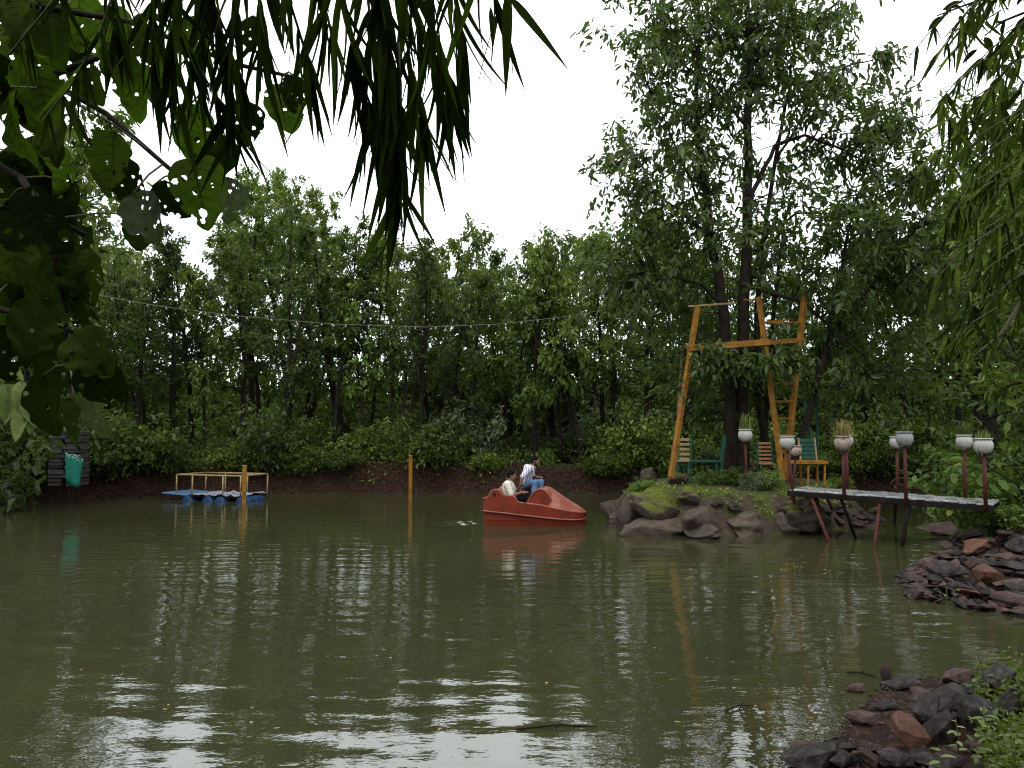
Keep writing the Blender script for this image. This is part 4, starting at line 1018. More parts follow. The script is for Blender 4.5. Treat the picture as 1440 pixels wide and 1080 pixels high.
posts = [(-.98, -.58), (-.98, .6), (-.45, -.58), (-.3, .6), (.55, -.58), (.45, .6), (1.12, -.58), (1.12, .6)]
for x, y in posts: obj('rail_post', MB().tube([(x, y, .18), (x, y, RT)], .021, 8).mesh('rail_post', M['yellow_pale'], True), rf)
for a, b_ in (((-.98, -.58), (1.12, -.58)), ((-.98, .6), (1.12, .6)), ((-.98, -.58), (-.98, .6)), ((1.12, -.58), (1.12, .6))):
    obj('top_rail', MB().tube([(*a, RT), (*b_, RT)], .023, 8).mesh('top_rail', M['yellow_pale'], True), rf)

# stacked stone pillar and green sack on the left bank
M['pillar'] = surf('dark_stone', (0.018, 0.017, 0.018), (0.075, 0.068, 0.066), 7, .55, .7, bscale=20, dist=.02, vary=.35)
pc = at(97, 668, 23.2)
pl = thing('stone_pillar', 'squat pillar of dark stacked stones half hidden in the left bank leaves', 'pillar', (pc.x, pc.y, pc.z - .3), (0, 0, .1))
r_ = random.Random(4); z = 0
stone_me = bevel_mesh(MB().box((0, 0, 0), (1, 1, 1)).mesh('stone', M['pillar']), .08)
while z < 1.55:
    h = r_.uniform(.09, .15); w = .86 + .06 * math.sin(z * 5)
    for a in range(2):
        f = r_.uniform(.42, .58); x0, x1 = (-w / 2, -w / 2 + w * f) if a == 0 else (-w / 2 + w * f, w / 2)
        obj('stone', stone_me, pl, ((x0 + x1) / 2, r_.uniform(-.03, .03), z + h / 2), (r_.uniform(-.03, .03), r_.uniform(-.03, .03), r_.uniform(-.04, .04)), (x1 - x0 - .012, .75, h - .012))
    z += h
M['sack'] = surf('green_net_sack', (0.006, 0.13, 0.085), (0.014, 0.22, 0.15), 6, .55, .4, bscale=40, dist=.01)
M['sack_in'] = surf('pale_sack_rim', (0.10, 0.26, 0.22), (0.22, 0.42, 0.36), 9, .6, .4)
sc_ = at(103, 681, 21.8)
sk = thing('green_sack', 'bright green open sack hanging on a thin stake at the left bank', 'sack', sc_, (0, 0, 0))
mb = MB(); ns = 26; VV = []; prof = [(.10, .0), (.17, .02), (.185, .15), (.19, .35), (.205, .55), (.225, .70), (.215, .74)]
for r0_, z_ in prof:
    for k in range(ns):
        a = 2 * PI * k / ns; f = 1 + .07 * math.sin(a * 5 + z_ * 4) + .05 * math.sin(a * 9 + 1)
        VV.append((r0_ * f * math.cos(a) + z_ * .06 - .03, r0_ * f * .7 * math.sin(a), z_ - .10 * math.cos(a) * (1 if z_ > .6 else .9) + .03 * (math.sin(a * 4) if z_ > .6 else 0)))
FF = [(i * ns + k, i * ns + (k + 1) % ns, (i + 1) * ns + (k + 1) % ns, (i + 1) * ns + k) for i in range(len(prof) - 1) for k in range(ns)] + [tuple(range(ns - 1, -1, -1))]
obj('sack_body', mb.add(VV, FF).mesh('sack_body', M['sack'], True), sk)
obj('rim', MB().tube([VV[(len(prof) - 1) * ns + k % ns] for k in range(ns + 1)], .014, 6).mesh('rim', M['sack_in'], True), sk)
obj('stake', MB().tube([(-.17, .06, -1.0), (-.14, .14, .5)], .018, 6).mesh('stake', M['bark'], True), sk)
for i in range(3): obj('strap', MB().tube([(-.15 + .12 * i, -.12, .68 + .02 * i), (-.1 + .12 * i, -.02, .80), (-.06 + .11 * i, .12, .70)], .012, 5).mesh('strap', M['sack_in'], True), sk)

# string of lights across the pond
M['cable'] = surf('pale_cable', (.09, .085, .07), (.18, .17, .13), 8, .6, 0)
M['bulb'] = surf('bulb_glass', (.25, .25, .23), (.36, .36, .33), 4, .3, 0)
SL = [(120, 412, 21.5), (220, 430, 21.6), (330, 444, 21.7), (470, 456, 21.6), (600, 460, 21.4), (700, 456, 21.2), (790, 446, 21.0), (880, 431, 20.8), (960, 414, 20.6), (1020, 398, 20.4)]
pts = [at(*q) for q in SL]; s0 = pts[-1].copy()
sl = thing('string_lights', 'thin sagging cable of small lamps strung over the pond to the island tree', 'string lights', s0)
obj('cable', MB().tube([p - s0 for p in pts], .010, 6).mesh('cable', M['cable'], True), sl)
bulb_me = MB().lathe([(0, -.055), (.018, -.05), (.026, -.03), (.02, -.008), (.011, .0), (.011, .022), (0, .024)], 10).mesh('bulb', M['bulb'], True)
for i in range(len(pts) - 1):
    for k in range(4): obj('bulb', bulb_me, sl, pts[i].lerp(pts[i + 1], (k + .5) / 4) - s0 - Vector((0, 0, .02)))

# ------------------------------------------------------------------ pedal boat
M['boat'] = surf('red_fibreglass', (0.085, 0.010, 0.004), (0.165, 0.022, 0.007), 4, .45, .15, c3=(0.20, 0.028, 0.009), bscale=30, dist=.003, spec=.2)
M['boat_top'] = surf('top_lit_red_fibreglass', (0.20, 0.042, 0.022), (0.30, 0.085, 0.050), 4, .42, .12, bscale=30, dist=.003, spec=.35)  # paler copy of the hull red, light on the tops put into the colour
M['opening_shade'] = surf('painted_opening_shade', (0.008, 0.006, 0.006), (0.015, 0.01, 0.01), 5, .7, 0)
M['boat_in'] = surf('dull_inner_red', (0.10, 0.020, 0.012), (0.17, 0.035, 0.020), 4, .6, .1)
TOPC = [(0, .60), (.10, .605), (.13, .625), (.18, .72), (.23, .78), (.29, .80), (.38, .795), (.42, .74), (.46, .685), (.53, .66), (.72, .66), (.76, .63), (.79, .56), (.84, .52), (.98, .50), (1.31, .465), (1.53, .42), (1.86, .345), (2.1, .30), (2.22, .28), (2.3, .27)]
def topz(x): return float(np.interp(x, [a for a, _ in TOPC], [b_ for _, b_ in TOPC]))
def railz(x): return float(np.interp(x, [0, .6, 1.2, 1.8, 2.15, 2.3], [.325, .275, .215, .155, .135, .140]))
def halfw(x): return float(np.interp(x, [0, .05, .2, .8, 1.4, 1.7, 1.95, 2.1, 2.2, 2.26, 2.3], [.50, .54, .57, .60, .585, .54, .47, .40, .32, .24, .14]))
bo = onz(682.5, 738.5, 0.0)
boat = thing('pedal_boat', 'red fibreglass pedal boat with paler sloping bow carrying two people', 'boat', (bo.x + .02, bo.y + .55, 0), (0, 0, math.radians(-9)))
xs = sorted(set(list(np.linspace(0, 2.3, 62)) + [a for a, _ in TOPC]))
def loft(rows, closed_ends=True):
    n_ = len(rows[0]); Fc = [(i * n_ + k, (i + 1) * n_ + k, (i + 1) * n_ + k + 1, i * n_ + k + 1) for i in range(len(rows) - 1) for k in range(n_ - 1)]
    V = [p for r in rows for p in r]
    if closed_ends: Fc += [tuple(range(n_)), tuple((len(rows) - 1) * n_ + k for k in range(n_ - 1, -1, -1))]
    return V, Fc
rows = []
for x in xs:
    w, tz, rz_ = halfw(x), topz(x), railz(x)
    half = [(w * .80, -.22), (w * .93, rz_ - .03), (w, rz_), (w, tz), (w - .035, tz), (w - .05, .12)]
    rows.append([(x, -y, z) for y, z in reversed(half)] + [(x, y, z) for y, z in half])
# outer shell, inner wall and floor in one skin
V, Fc = loft([[r[i] for i in (0, 1, 2, 3, 4, 5)] for r in rows], False); hull = MB().add(V, Fc)
V, Fc = loft([[r[i] for i in (6, 7, 8, 9, 10, 11)] for r in rows], False); hull.add(V, Fc)
V, Fc = loft([[r[5], r[6]] for r in rows], False); hull.add(V, Fc)
V, Fc = loft([[r[0], r[11]] for r in rows], False); hull.add(V, Fc)
for r in (rows[0], rows[-1]):
    hull.add([r[3], r[4], r[5], r[6], r[7], r[8]], [(0, 1, 2, 3, 4, 5)])
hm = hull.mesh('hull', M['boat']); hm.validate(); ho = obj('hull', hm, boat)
rail = [(x, -(halfw(x) + .012), railz(x)) for x in xs] + [(x, (halfw(x) + .012), railz(x)) for x in reversed(xs)]
obj('rub_rail', MB().tube(rail + [rail[0]], .019, 6).mesh('rub_rail', M['boat_top'], True), boat)
for s in (-1, 1):
    obj('gunwale', MB().tube([(x, s * (halfw(x) - .017), topz(x) + .004) for x in xs], .022, 6).mesh('gunwale', M['boat_top'], True), boat)
# stern deck, seat back hump, dark blocks painting the shade of its side openings
rows = []
for x in np.linspace(-.005, .45, 16):
    w = halfw(x) - .02; z = topz(x) - .006
    rows.append([(x, -w, z - .10), (x, -w, z), (x, -w * .5, z + .004), (x, w * .5, z + .004), (x, w, z), (x, w, z - .10)])
V, Fc = loft(rows); obj('stern_deck', MB().add(V, Fc).mesh('stern_deck', M['boat_top'], False), boat)
for s in (-1, 1): obj('vent_shade_block', bevel_mesh(MB().box((.275, s * .572, .69), (.07, .03, .095)).mesh('vent_shade_block', M['opening_shade']), .01), boat)  # solid near-black blocks paint the shade inside the openings
obj('seat_back', bevel_mesh(MB().box((.42, 0, .52), (.05, 1.06, .42), Matrix.Rotation(-.2, 3, 'Y')).mesh('seat_back', M['boat_in']), .015), boat)
obj('seat', bevel_mesh(MB().box((.62, 0, .36), (.44, 1.06, .08)).mesh('seat', M['boat_in']), .02), boat)
obj('footwell_floor', bevel_mesh(MB().box((1.1, 0, .14), (.9, 1.04, .04)).mesh('footwell_floor', M['boat_in']), .01), boat)
# foredeck with the arched wheel housing
HP = [(1.00, .48), (1.04, .58), (1.10, .68), (1.18, .765), (1.27, .82), (1.36, .84), (1.46, .83), (1.56, .77), (1.66, .70), (1.80, .60), (1.95, .515), (2.1, .43), (2.22, .355), (2.3, .285)]
def hz(x): return float(np.interp(x, [a for a, _ in HP], [b_ for _, b_ in HP]))
SZ = [(1.00, .48), (1.04, .58), (1.10, .68), (1.18, .765), (1.26, .81), (1.33, .815), (1.40, .785), (1.46, .73), (1.51, .66), (1.55, .575), (1.62, .545), (1.8, .475), (2.1, .355), (2.22, .31), (2.3, .28)]
def sz(x): return float(np.interp(x, [a for a, _ in SZ], [b_ for _, b_ in SZ]))
def yside(x): return min(float(np.interp(x, [1.0, 1.55, 1.75, 2.3], [.40, .40, .44, .12])), halfw(x) - .03)
rows = []
for x in np.linspace(1.0, 2.3, 60):
    w = halfw(x) - .01; e = topz(x) + .004; s_ = max(sz(x), e + .01); r_ = max(hz(x), s_)
    yb = yside(x); k = min(1, max(0, (x - 1.50) / .07))
    base_z = (e + .015) * (1 - k) + (s_ - .012) * k
    yr = yb * .45
    half = [(w, e), (yb + .012, base_z), (yb, s_ - .006), (yb - .03, s_ + .012), (yr + .05, r_ - .004), (yr, r_), (yr * .4, r_ - .02)]
    rows.append([(x, -y, z) for y, z in half] + [(x, y, z) for y, z in reversed(half)])
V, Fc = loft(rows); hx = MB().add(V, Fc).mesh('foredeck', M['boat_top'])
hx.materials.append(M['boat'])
for p in hx.polygons:                                      # upright arch sides take the darker red, their shade painted in
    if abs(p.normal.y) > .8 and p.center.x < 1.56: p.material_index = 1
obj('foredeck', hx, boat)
for s in (-1, 1):
    arch = [(x, s * yside(x), sz(x)) for x in np.linspace(1.0, 1.56, 22)]
    obj('arch_lip', MB().tube(arch, .02, 6).mesh('arch_lip', M['boat_top'], True), boat)
obj('steering_stick', MB().tube([(.95, 0, .16), (.98, 0, .60), (.93, 0, .66)], .014, 8).mesh('steering_stick', M['iron'], True), boat)
for s in (-.25, .25):
    obj('pedal', bevel_mesh(MB().box((1.12, s, .30), (.05, .10, .02)).box((1.16, s, .26), (.02, .02, .10)).mesh('pedal', M['iron']), .003), boat)

# ------------------------------------------------------------------ people
def capsule(bm, a, b_, ra, rb, seg=2):
    t = bmesh.new()
    for p, r in ((a, ra), (b_, rb)):
        bmesh.ops.create_icosphere(t, subdivisions=seg, radius=r, matrix=Matrix.Translation(Vector(p)))
    h = bmesh.ops.convex_hull(t, input=t.verts)
    dead = {g for g in h['geom_interior'] if isinstance(g, bmesh.types.BMVert)} | {g for g in h['geom_unused'] if isinstance(g, bmesh.types.BMVert)}
    bmesh.ops.delete(t, geom=list(dead), context='VERTS')
    me = bpy.data.meshes.new('tmp'); t.to_mesh(me); t.free(); bm.from_mesh(me); bpy.data.meshes.remove(me)
def ell(bm, c, r, R=None):
    Mx = Matrix.Translation(Vector(c)) @ (R.to_4x4() if R else Matrix()) @ Matrix.Diagonal((*r, 1))
    bmesh.ops.create_icosphere(bm, subdivisions=3, radius=1, matrix=Mx)
def fuse(name, bm, m, vox=.009, smooth=4):
    """one continuous skin grown over all the volumes"""
    me = bpy.data.meshes.new(name); bm.to_mesh(me); bm.free()
    o = bpy.data.objects.new('tmp', me); COL.objects.link(o)
    r = o.modifiers.new('r', 'REMESH'); r.mode = 'VOXEL'; r.voxel_size = vox
    s = o.modifiers.new('s', 'SMOOTH'); s.iterations = smooth; s.factor = .5
    dg = bpy.context.evaluated_depsgraph_get(); dg.update()
    out_ = bpy.data.meshes.new_from_object(o.evaluated_get(dg)); out_.name = name
    bpy.data.objects.remove(o); bpy.data.meshes.remove(me)
    out_.materials.clear(); out_.materials.append(m); out_.shade_smooth()
    return out_
M['skin'] = surf('brown_skin', (0.17, 0.080, 0.045), (0.24, 0.120, 0.070), 9, .5, .05)
M['hair'] = surf('black_hair', (0.003, 0.0025, 0.0025), (0.008, 0.007, 0.006), 30, .7, .5, bscale=60, dist=.01, spec=.06)
M['cream_shirt'] = surf('cream_shirt', (0.60, 0.54, 0.44), (0.74, 0.69, 0.59), 6, .8, .5, bscale=9, dist=.03)
M['black_trousers'] = surf('black_trousers', (0.006, 0.006, 0.009), (0.014, 0.014, 0.018), 8, .9, .3, spec=.08)
M['jeans'] = surf('blue_jeans', (0.055, 0.11, 0.22), (0.15, 0.25, 0.40), 7, .85, .4, bscale=20, dist=.02)
M['shoe'] = surf('dark_shoe', (.02, .018, .016), (.05, .045, .04), 8, .6, .2)
m, n, l, out = new_mat('striped_shirt')
tcn = n.new('ShaderNodeTexCoord'); wv = n.new('ShaderNodeTexWave'); wv.inputs['Scale'].default_value = 5.5; wv.inputs['Distortion'].default_value = .6; wv.bands_direction = 'X'
l.new(tcn.outputs['Object'], wv.inputs['Vector']); r1 = ramp(n, [(.0, (.13, .12, .24)), (.22, (.62, .60, .72)), (1, (.74, .73, .80))]); l.new(wv.outputs['Fac'], r1.inputs['Fac'])
b = n.new('ShaderNodeBsdfPrincipled'); b.inputs['Roughness'].default_value = .8; l.new(r1.outputs['Color'], b.inputs['Base Color']); l.new(b.outputs['BSDF'], out.inputs['Surface']); M['striped_shirt'] = m
M['white_shoe'] = surf('phone_black', (.008, .008, .009), (.015, .015, .016), 5, .3, 0)

def head_parts(bm, c, fwd, up, s=1.0):
    """skull, jaw, nose, ears, brow with eye hollows; c = middle of the head"""
    f = Vector(fwd).normalized(); u = Vector(up); u = (u - f * u.dot(f)).normalized(); sd_ = u.cross(f)
    R = Matrix((f, sd_, u)).transposed(); c = Vector(c)
    P = lambda x, y, z: c + R @ Vector((x * s, y * s, z * s))
    ell(bm, P(-.008, 0, .025), (.095 * s, .074 * s, .090 * s), R)
    ell(bm, P(.012, 0, -.045), (.076 * s, .060 * s, .072 * s), R)
    ell(bm, P(.055, 0, -.088), (.028 * s, .030 * s, .024 * s), R)                # chin
    capsule(bm, P(.084, 0, .012), P(.104, 0, -.026), .009 * s, .015 * s)          # nose
    capsule(bm, P(.080, -.030, .022), P(.080, .030, .022), .013 * s, .013 * s)    # brow
    capsule(bm, P(.082, -.018, -.062), P(.082, .018, -.062), .009 * s, .009 * s)  # lips
    for q in (-1, 1):
        ell(bm, P(-.005, q * .076, -.005), (.022 * s, .010 * s, .033 * s), R)     # ears
        ell(bm, P(.060, q * .040, -.022), (.022 * s, .022 * s, .022 * s), R)      # cheeks
    return P, R
def hand(bm, wrist, d, palm_n, curl=.5, s=1.0):
    d = Vector(d).normalized(); nrm = Vector(palm_n); nrm = (nrm - d * nrm.dot(d)).normalized(); sd_ = d.cross(nrm)
    w = Vector(wrist)
    for k in range(4): capsule(bm, w + d * .012, w + d * .085 * s + sd_ * (k - 1.5) * .019 * s, .017 * s, .0125 * s)
    for k, L in enumerate((.060, .072, .068, .052)):
        a = w + d * .085 * s + sd_ * (k - 1.5) * .021 * s; q = d
        for j in range(3):
            q = (q + nrm * curl * (.7 if j else .35)).normalized(); b_ = a + q * L * s * (.44, .32, .26)[j]
            capsule(bm, a, b_, .0095 * s, .0085 * s, 1); a = b_
    a = w + d * .025 * s + sd_ * -.03 * s; b_ = a + (d * .6 - sd_ * .7 + nrm * .25).normalized() * .042 * s
    capsule(bm, a, b_, .013 * s, .011 * s, 1); capsule(bm, b_, b_ + (d + nrm * .45 - sd_ * .1).normalized() * .032 * s, .0105 * s, .009 * s, 1)
def limb(bm, pts, rads):
    for i in range(len(pts) - 1): capsule(bm, pts[i], pts[i + 1], rads[i], rads[i + 1])
def eyes(par, P, m1, m2):
    for q in (-1, 1):
        e = bmesh.new(); bmesh.ops.create_icosphere(e, subdivisions=2, radius=.0115, matrix=Matrix.Translation(P(.079, q * .029, .004)))
        me = bpy.data.meshes.new('eye'); e.to_mesh(me); e.free(); me.materials.append(m1); me.shade_smooth(); o = obj('eye', me, par)
        e = bmesh.new(); bmesh.ops.create_icosphere(e, subdivisions=1, radius=.0065, matrix=Matrix.Translation(P(.0875, q * .029, .004)))
        me = bpy.data.meshes.new('iris'); e.to_mesh(me); e.free(); me.materials.append(m2); obj('iris', me, o)
M['eye'] = surf('eye_white', (.5, .48, .45), (.6, .58, .55), 5, .3, 0)
def person(label, loc_parent, pose):
    p = thing('person', label, 'person'); p.matrix_world = loc_parent
    Z = pose
    b_ = bmesh.new()
    P, R = head_parts(b_, Z['head'], Z['look'], Z['head_up'])
    limb(b_, [Z['neck'], P(-.02, 0, -.05)], [.056, .052])
    limb(b_, [Z['pelvis'], Z['belly'], Z['chest'], Z['neck']], [.125, .120, .125, .060])
    lean = Vector(Z['side'])
    for q, ar in ((-1, Z['arm_r']), (1, Z['arm_l'])):
        limb(b_, [Z['chest'] + lean * q * .07 + Vector((0, 0, .06)), ar[0]], [.085, .060])
        limb(b_, [ar[0], ar[0].lerp(ar[1], .5), ar[1], ar[1].lerp(ar[2], .35), ar[2]], [.054, .048, .038, .040, .026])
        hand(b_, ar[2], ar[3], ar[4], ar[5])
    for lg in (Z['leg_r'], Z['leg_l']):
        limb(b_, [lg[0], lg[0].lerp(lg[1], .5), lg[1], lg[1].lerp(lg[2], .3), lg[2]], [.085, .076, .055, .056, .038])
        f = Vector(lg[3]).normalized(); limb(b_, [lg[2] - Vector((0, 0, .03)) - f * .03, lg[2] + f * .15 - Vector((0, 0, .045))], [.04, .03])
    obj('body', fuse('body', b_, M['skin'], .0075, 3), p)
    eyes(p, P, M['eye'], M['hair'])
    # shirt with short sleeves that end above the elbow
    b_ = bmesh.new()
    limb(b_, [Z['pelvis'] + Vector((0, 0, .03)), Z['belly'], Z['chest'], Z['neck'] - Vector((0, 0, .035))], [.150, .146, .148, .072])
    for q, ar in ((-1, Z['arm_r']), (1, Z['arm_l'])):
        limb(b_, [Z['chest'] + lean * q * .07 + Vector((0, 0, .06)), ar[0]], [.105, .082])
        e_ = ar[0].lerp(ar[1], .82); limb(b_, [ar[0], e_], [.080, .066])
    # collar
    for a in range(6):
        an = a / 6 * 2 * PI; limb(b_, [Z['neck'] + Vector((.055 * math.cos(an), .055 * math.sin(an), -.01)), Z['neck'] + Vector((.062 * math.cos(an), .062 * math.sin(an), -.04))], [.016, .02])
    obj('shirt', fuse('shirt', b_, Z['shirt'], .010, 3), p)
    b_ = bmesh.new()
    limb(b_, [Z['pelvis'] - Vector((0, 0, .01)), Z['pelvis'].lerp(Z['belly'], .35)], [.142, .134])
    for lg in (Z['leg_r'], Z['leg_l']):
        limb(b_, [Z['pelvis'], lg[0]], [.12, .105]); limb(b_, [lg[0], lg[0].lerp(lg[1], .5), lg[1], lg[1].lerp(lg[2], .4), lg[1].lerp(lg[2], .93)], [.105, .094, .074, .072, .062])
    obj('trousers', fuse('trousers', b_, Z['trousers'], .010, 3), p)
    for lg in (Z['leg_r'], Z['leg_l']):
        b_ = bmesh.new(); f = Vector(lg[3]).normalized()
        limb(b_, [lg[2] - Vector((0, 0, .035)) - f * .04, lg[2] + f * .08 - Vector((0, 0, .04)), lg[2] + f * .165 - Vector((0, 0, .052))], [.050, .046, .036])
        obj('shoe', fuse('shoe', b_, M['shoe'], .010, 2), p)
    # hair cap
    b_ = bmesh.new(); r_ = random.Random(8)
    ell(b_, P(-.024, 0, .042), (.100, .084, .090), R); ell(b_, P(-.058, 0, -.002), (.064, .076, .080), R)
    for k in range(26):
        a = r_.uniform(-2.2, 2.2); zz = r_.uniform(.03, .12); rr_ = .085 * math.sqrt(max(0, 1 - (zz / .15) ** 2)) + .015
        ell(b_, P(-.02 - rr_ * math.cos(a) * .95 + (.03 if zz > .08 else 0), rr_ * math.sin(a) * .9, zz), (.026, .026, .022), R)
    for k in range(6): ell(b_, P(.048 + r_.uniform(-.008, .008), -.05 + k * .02, .088 + r_.uniform(-.008, .01)), (.020, .016, .016), R)
    obj('hair', fuse('hair', b_, M['hair'], .010, 2), p)
    if Z.get('beard'):
        b_ = bmesh.new(); ell(b_, P(.045, 0, -.088), (.040, .046, .032), R)
        for q in (-1, 1): capsule(b_, P(.02, q * .058, -.035), P(.045, q * .035, -.085), .014, .016)
        capsule(b_, P(.088, -.02, -.047), P(.088, .02, -.047), .007, .007)
        obj('beard', fuse('beard', b_, M['hair'], .008, 2), p)
    return p
bpy.context.view_layer.update()
BM_ = Matrix.Translation(boat.location) @ Matrix.Rotation(boat.rotation_euler.z, 4, 'Z')
v3 = lambda *a: Vector(a)
person('seated person in a cream short sleeved shirt low in the boat', BM_, dict(
    pelvis=v3(.56, -.22, .50), belly=v3(.545, -.22, .66), chest=v3(.535, -.22, .84), neck=v3(.575, -.22, .985), head=v3(.625, -.22, 1.105), look=(1, -.12, -.12), head_up=(.1, 0, 1), side=(0, 1, 0),
    arm_r=(v3(.555, -.41, .905), v3(.66, -.47, .66), v3(.88, -.43, .74), (1, .15, .1), (0, .3, -1), .45), arm_l=(v3(.56, -.03, .905), v3(.68, .0, .69), v3(.80, -.10, .86), (.6, -.4, .3), (.3, -.5, -1), .5),
    leg_r=(v3(.62, -.32, .49), v3(.98, -.34, .66), v3(1.02, -.33, .27), (1, 0, 0)), leg_l=(v3(.62, -.12, .49), v3(.97, -.10, .68), v3(1.00, -.12, .27), (1, 0, 0)), shirt=M['cream_shirt'], trousers=M['black_trousers']))
person('bearded person in a pale striped shirt and blue jeans sitting high on the boat side', BM_, dict(
    pelvis=v3(.86, .47, .86), belly=v3(.87, .44, 1.02), chest=v3(.94, .40, 1.18), neck=v3(1.03, .36, 1.315), head=v3(1.10, .33, 1.42), look=(1, -.22, -.2), head_up=(.2, 0, 1), side=(-.45, .9, 0),
    arm_r=(v3(.97, .19, 1.235), v3(.80, .10, 1.03), v3(.78, .06, .80), (.1, -.05, -1), (1, .2, 0), .3), arm_l=(v3(.86, .56, 1.26), v3(1.04, .50, 1.03), v3(1.16, .30, 1.05), (.8, -.6, 0), (0, 0, -1), .4),
    leg_r=(v3(.90, .36, .86), v3(1.13, .08, .93), v3(1.07, .06, .53), (1, -.3, 0)), leg_l=(v3(.96, .50, .86), v3(1.25, .24, .94), v3(1.20, .20, .53), (1, -.2, 0)), shirt=M['striped_shirt'], trousers=M['jeans'], beard=True))
obj('foot_rest', bevel_mesh(MB().box((1.12, .14, .42), (.30, .42, .05)).mesh('foot_rest', M['boat_in']), .01), boat)
obj('side_seat', bevel_mesh(MB().box((.86, .49, .69), (.42, .20, .10)).mesh('side_seat', M['boat_in']), .02), boat)

# ------------------------------------------------------------------ low plants
def leafy_stuff(name, label, P, leaf, m, k, spread, hang, seed, cat='plants', width=.46):
    rs_ = np.random.RandomState(seed); P = np.asarray(P)
    pos = np.repeat(P, k, 0) + rs_.normal(0, spread, (len(P) * k, 3)); pos[:, 2] += np.abs(rs_.normal(0, spread * .6, len(pos)))
    dr = rs_.normal(0, .7, (len(pos), 3)) + np.array([0, 0, .25 - hang])
    return tag(obj(name, leaves_mesh(name, pos, dr, leaf * rs_.uniform(.5, 1.2, len(pos)), M[m], width=width, rs=rs_)), label, cat, kind='stuff')
rs_ = np.random.RandomState(8)
X = rs_.uniform(-24, 24, 26000); Y = rs_.uniform(20, 38, 26000)
dd = signed_dist(X, Y, POND); k_ = (dd > .75) & (dd < 9) & (rs_.rand(26000) < np.where(dd < 2.5, .9, .45)) & ((wob(X, Y) + .35 * rs_.normal(size=26000)) > -.45)
G = np.stack([X, Y, ground_h(X, Y) + .08], -1)[k_]
leafy_stuff('ground_cover', 'low leafy plants covering the far bank', G, .14, 'leaf_light', 5, .16, 0, 2)
k_ = (dd > .22) & (dd < 1.0) & (wob(X * 1.7, Y * 1.7) > -.05)
G = np.stack([X, Y, ground_h(X, Y) + .05], -1)[k_]
leafy_stuff('creeper', 'creepers and small leaves hanging down the far earth bank', G, .12, 'leaf', 6, .13, .5, 3)
# bushes with a place of their own
for px, py, D, h, kd, wd, lb in (
    (605, 668, 28.4, 1.8, 'u', 1.1, 'leafy shrub hanging over the bank just right of the far yellow pole'),
    (655, 650, 29.2, 2.9, 'x', .9, 'pale grey green sapling left of the boat on the bank'),
    (905, 650, 28.9, 2.3, 'w', 1.2, 'bright green bush left of the tower behind the island'),
    (870, 650, 29.4, 2.0, 'w', 1.1, 'light green bush on the bank behind the boat bow'),
    (1230, 655, 28.9, 1.9, 'w', 1.1, 'yellow green bush on the bank between the bridge pots'),
    (1290, 640, 28.8, 2.2, 'w', 1.2, 'yellow green bush behind the middle pair of pots'),
    (1335, 655, 28.6, 1.6, 'v', 1.2, 'dark bush drooping over the bank behind the right pots'),
    (1420, 650, 21.0, 3.0, 'u', 1.0, 'dense green bush on the right bank behind the last pot'),
    (1455, 640, 17.6, 2.6, 'u', 1.2, 'dense leafy bush at the right frame edge above the stones'),
    (1395, 640, 23.0, 2.4, 'v', 1.1, 'dark bush between the last two pots on the right bank'),
    (165, 650, 26.0, 2.4, 'u', 1.1, 'light leafed bush right of the stone pillar'),
    (22, 640, 24.2, 2.6, 'u', 1.0, 'leafy bush left of the stone pillar'),
    (-50, 640, 21.5, 3.0, 'v', 1.0, 'dark bush at the left frame edge by the water'),
    (215, 655, 26.2, 1.5, 'v', 1.3, 'dark low bush left behind the raft'),
    (385, 650, 28.2, 2.3, 'v', 1.0, 'dark leafy bush on the bank right of the raft'),
    (510, 650, 29, 1.6, 'u', 1.3, 'bush on the bank left of the far yellow pole')):
    p = at(px, py, D); plant_bush(kd, p.x, D, h, lb, name='bush', rz=px * .3, wide=wd)
# plants on the island
def island_pts(n_, x0, x1, y0, y1, seed, lo=.1):
    r = np.random.RandomState(seed); X, Y = r.uniform(x0, x1, n_), r.uniform(y0, y1, n_)
    d = -signed_dist(X, Y, ISL); k = d > lo
    return np.stack([X, Y, island_h(X, Y)], -1)[k], d[k]
G, d = island_pts(2600, 2.2, 8.8, 15.6, 19, 5, .25); G = G[(d < .9) & (wob(G[:, 0] * 3, G[:, 1] * 3) > -.1)]
leafy_stuff('moss_fringe', 'short mossy greenery along the rim of the island', G + np.array([0, 0, .02]), .07, 'leaf_light', 5, .05, 0, 6)
for px, py, D, h, kd, wd, lb in ((1030, 684, 18.6, .5, 'u', 1.3, 'low fern like plant before the island trunk'), (1062, 690, 17.9, .55, 'x', 1.2, 'grey green weed around the foot of the first pot pole'), (1085, 688, 18.2, .55, 'w', 1.3, 'small weed beside the ladder foot'), (905, 690, 18.3, .42, 'w', 1.6, 'bright weed on the mossy boulder at the island tip'), (1000, 690, 18.9, .45, 'u', 1.4, 'small dark weed at the island middle'), (1180, 690, 19.0, .4, 'w', 1.7, 'low weed on the island behind the bridge end')):
    p = at(px, py, D); plant_bush(kd, p.x, D, h, lb, name='weed', rz=px * .3, wide=wd, z=ISL_Z(p.x, D))
p = at(1428, 712, 14.2); plant_bush('w', p.x, 14.2, .55, 'pale green weed at the bridge end on the right bank', name='weed', wide=2.0)
p = at(1405, 712, 14.6); plant_bush('u', p.x, 14.6, .5, 'small leafy weed under the right end of the bridge', name='weed', wide=1.6)
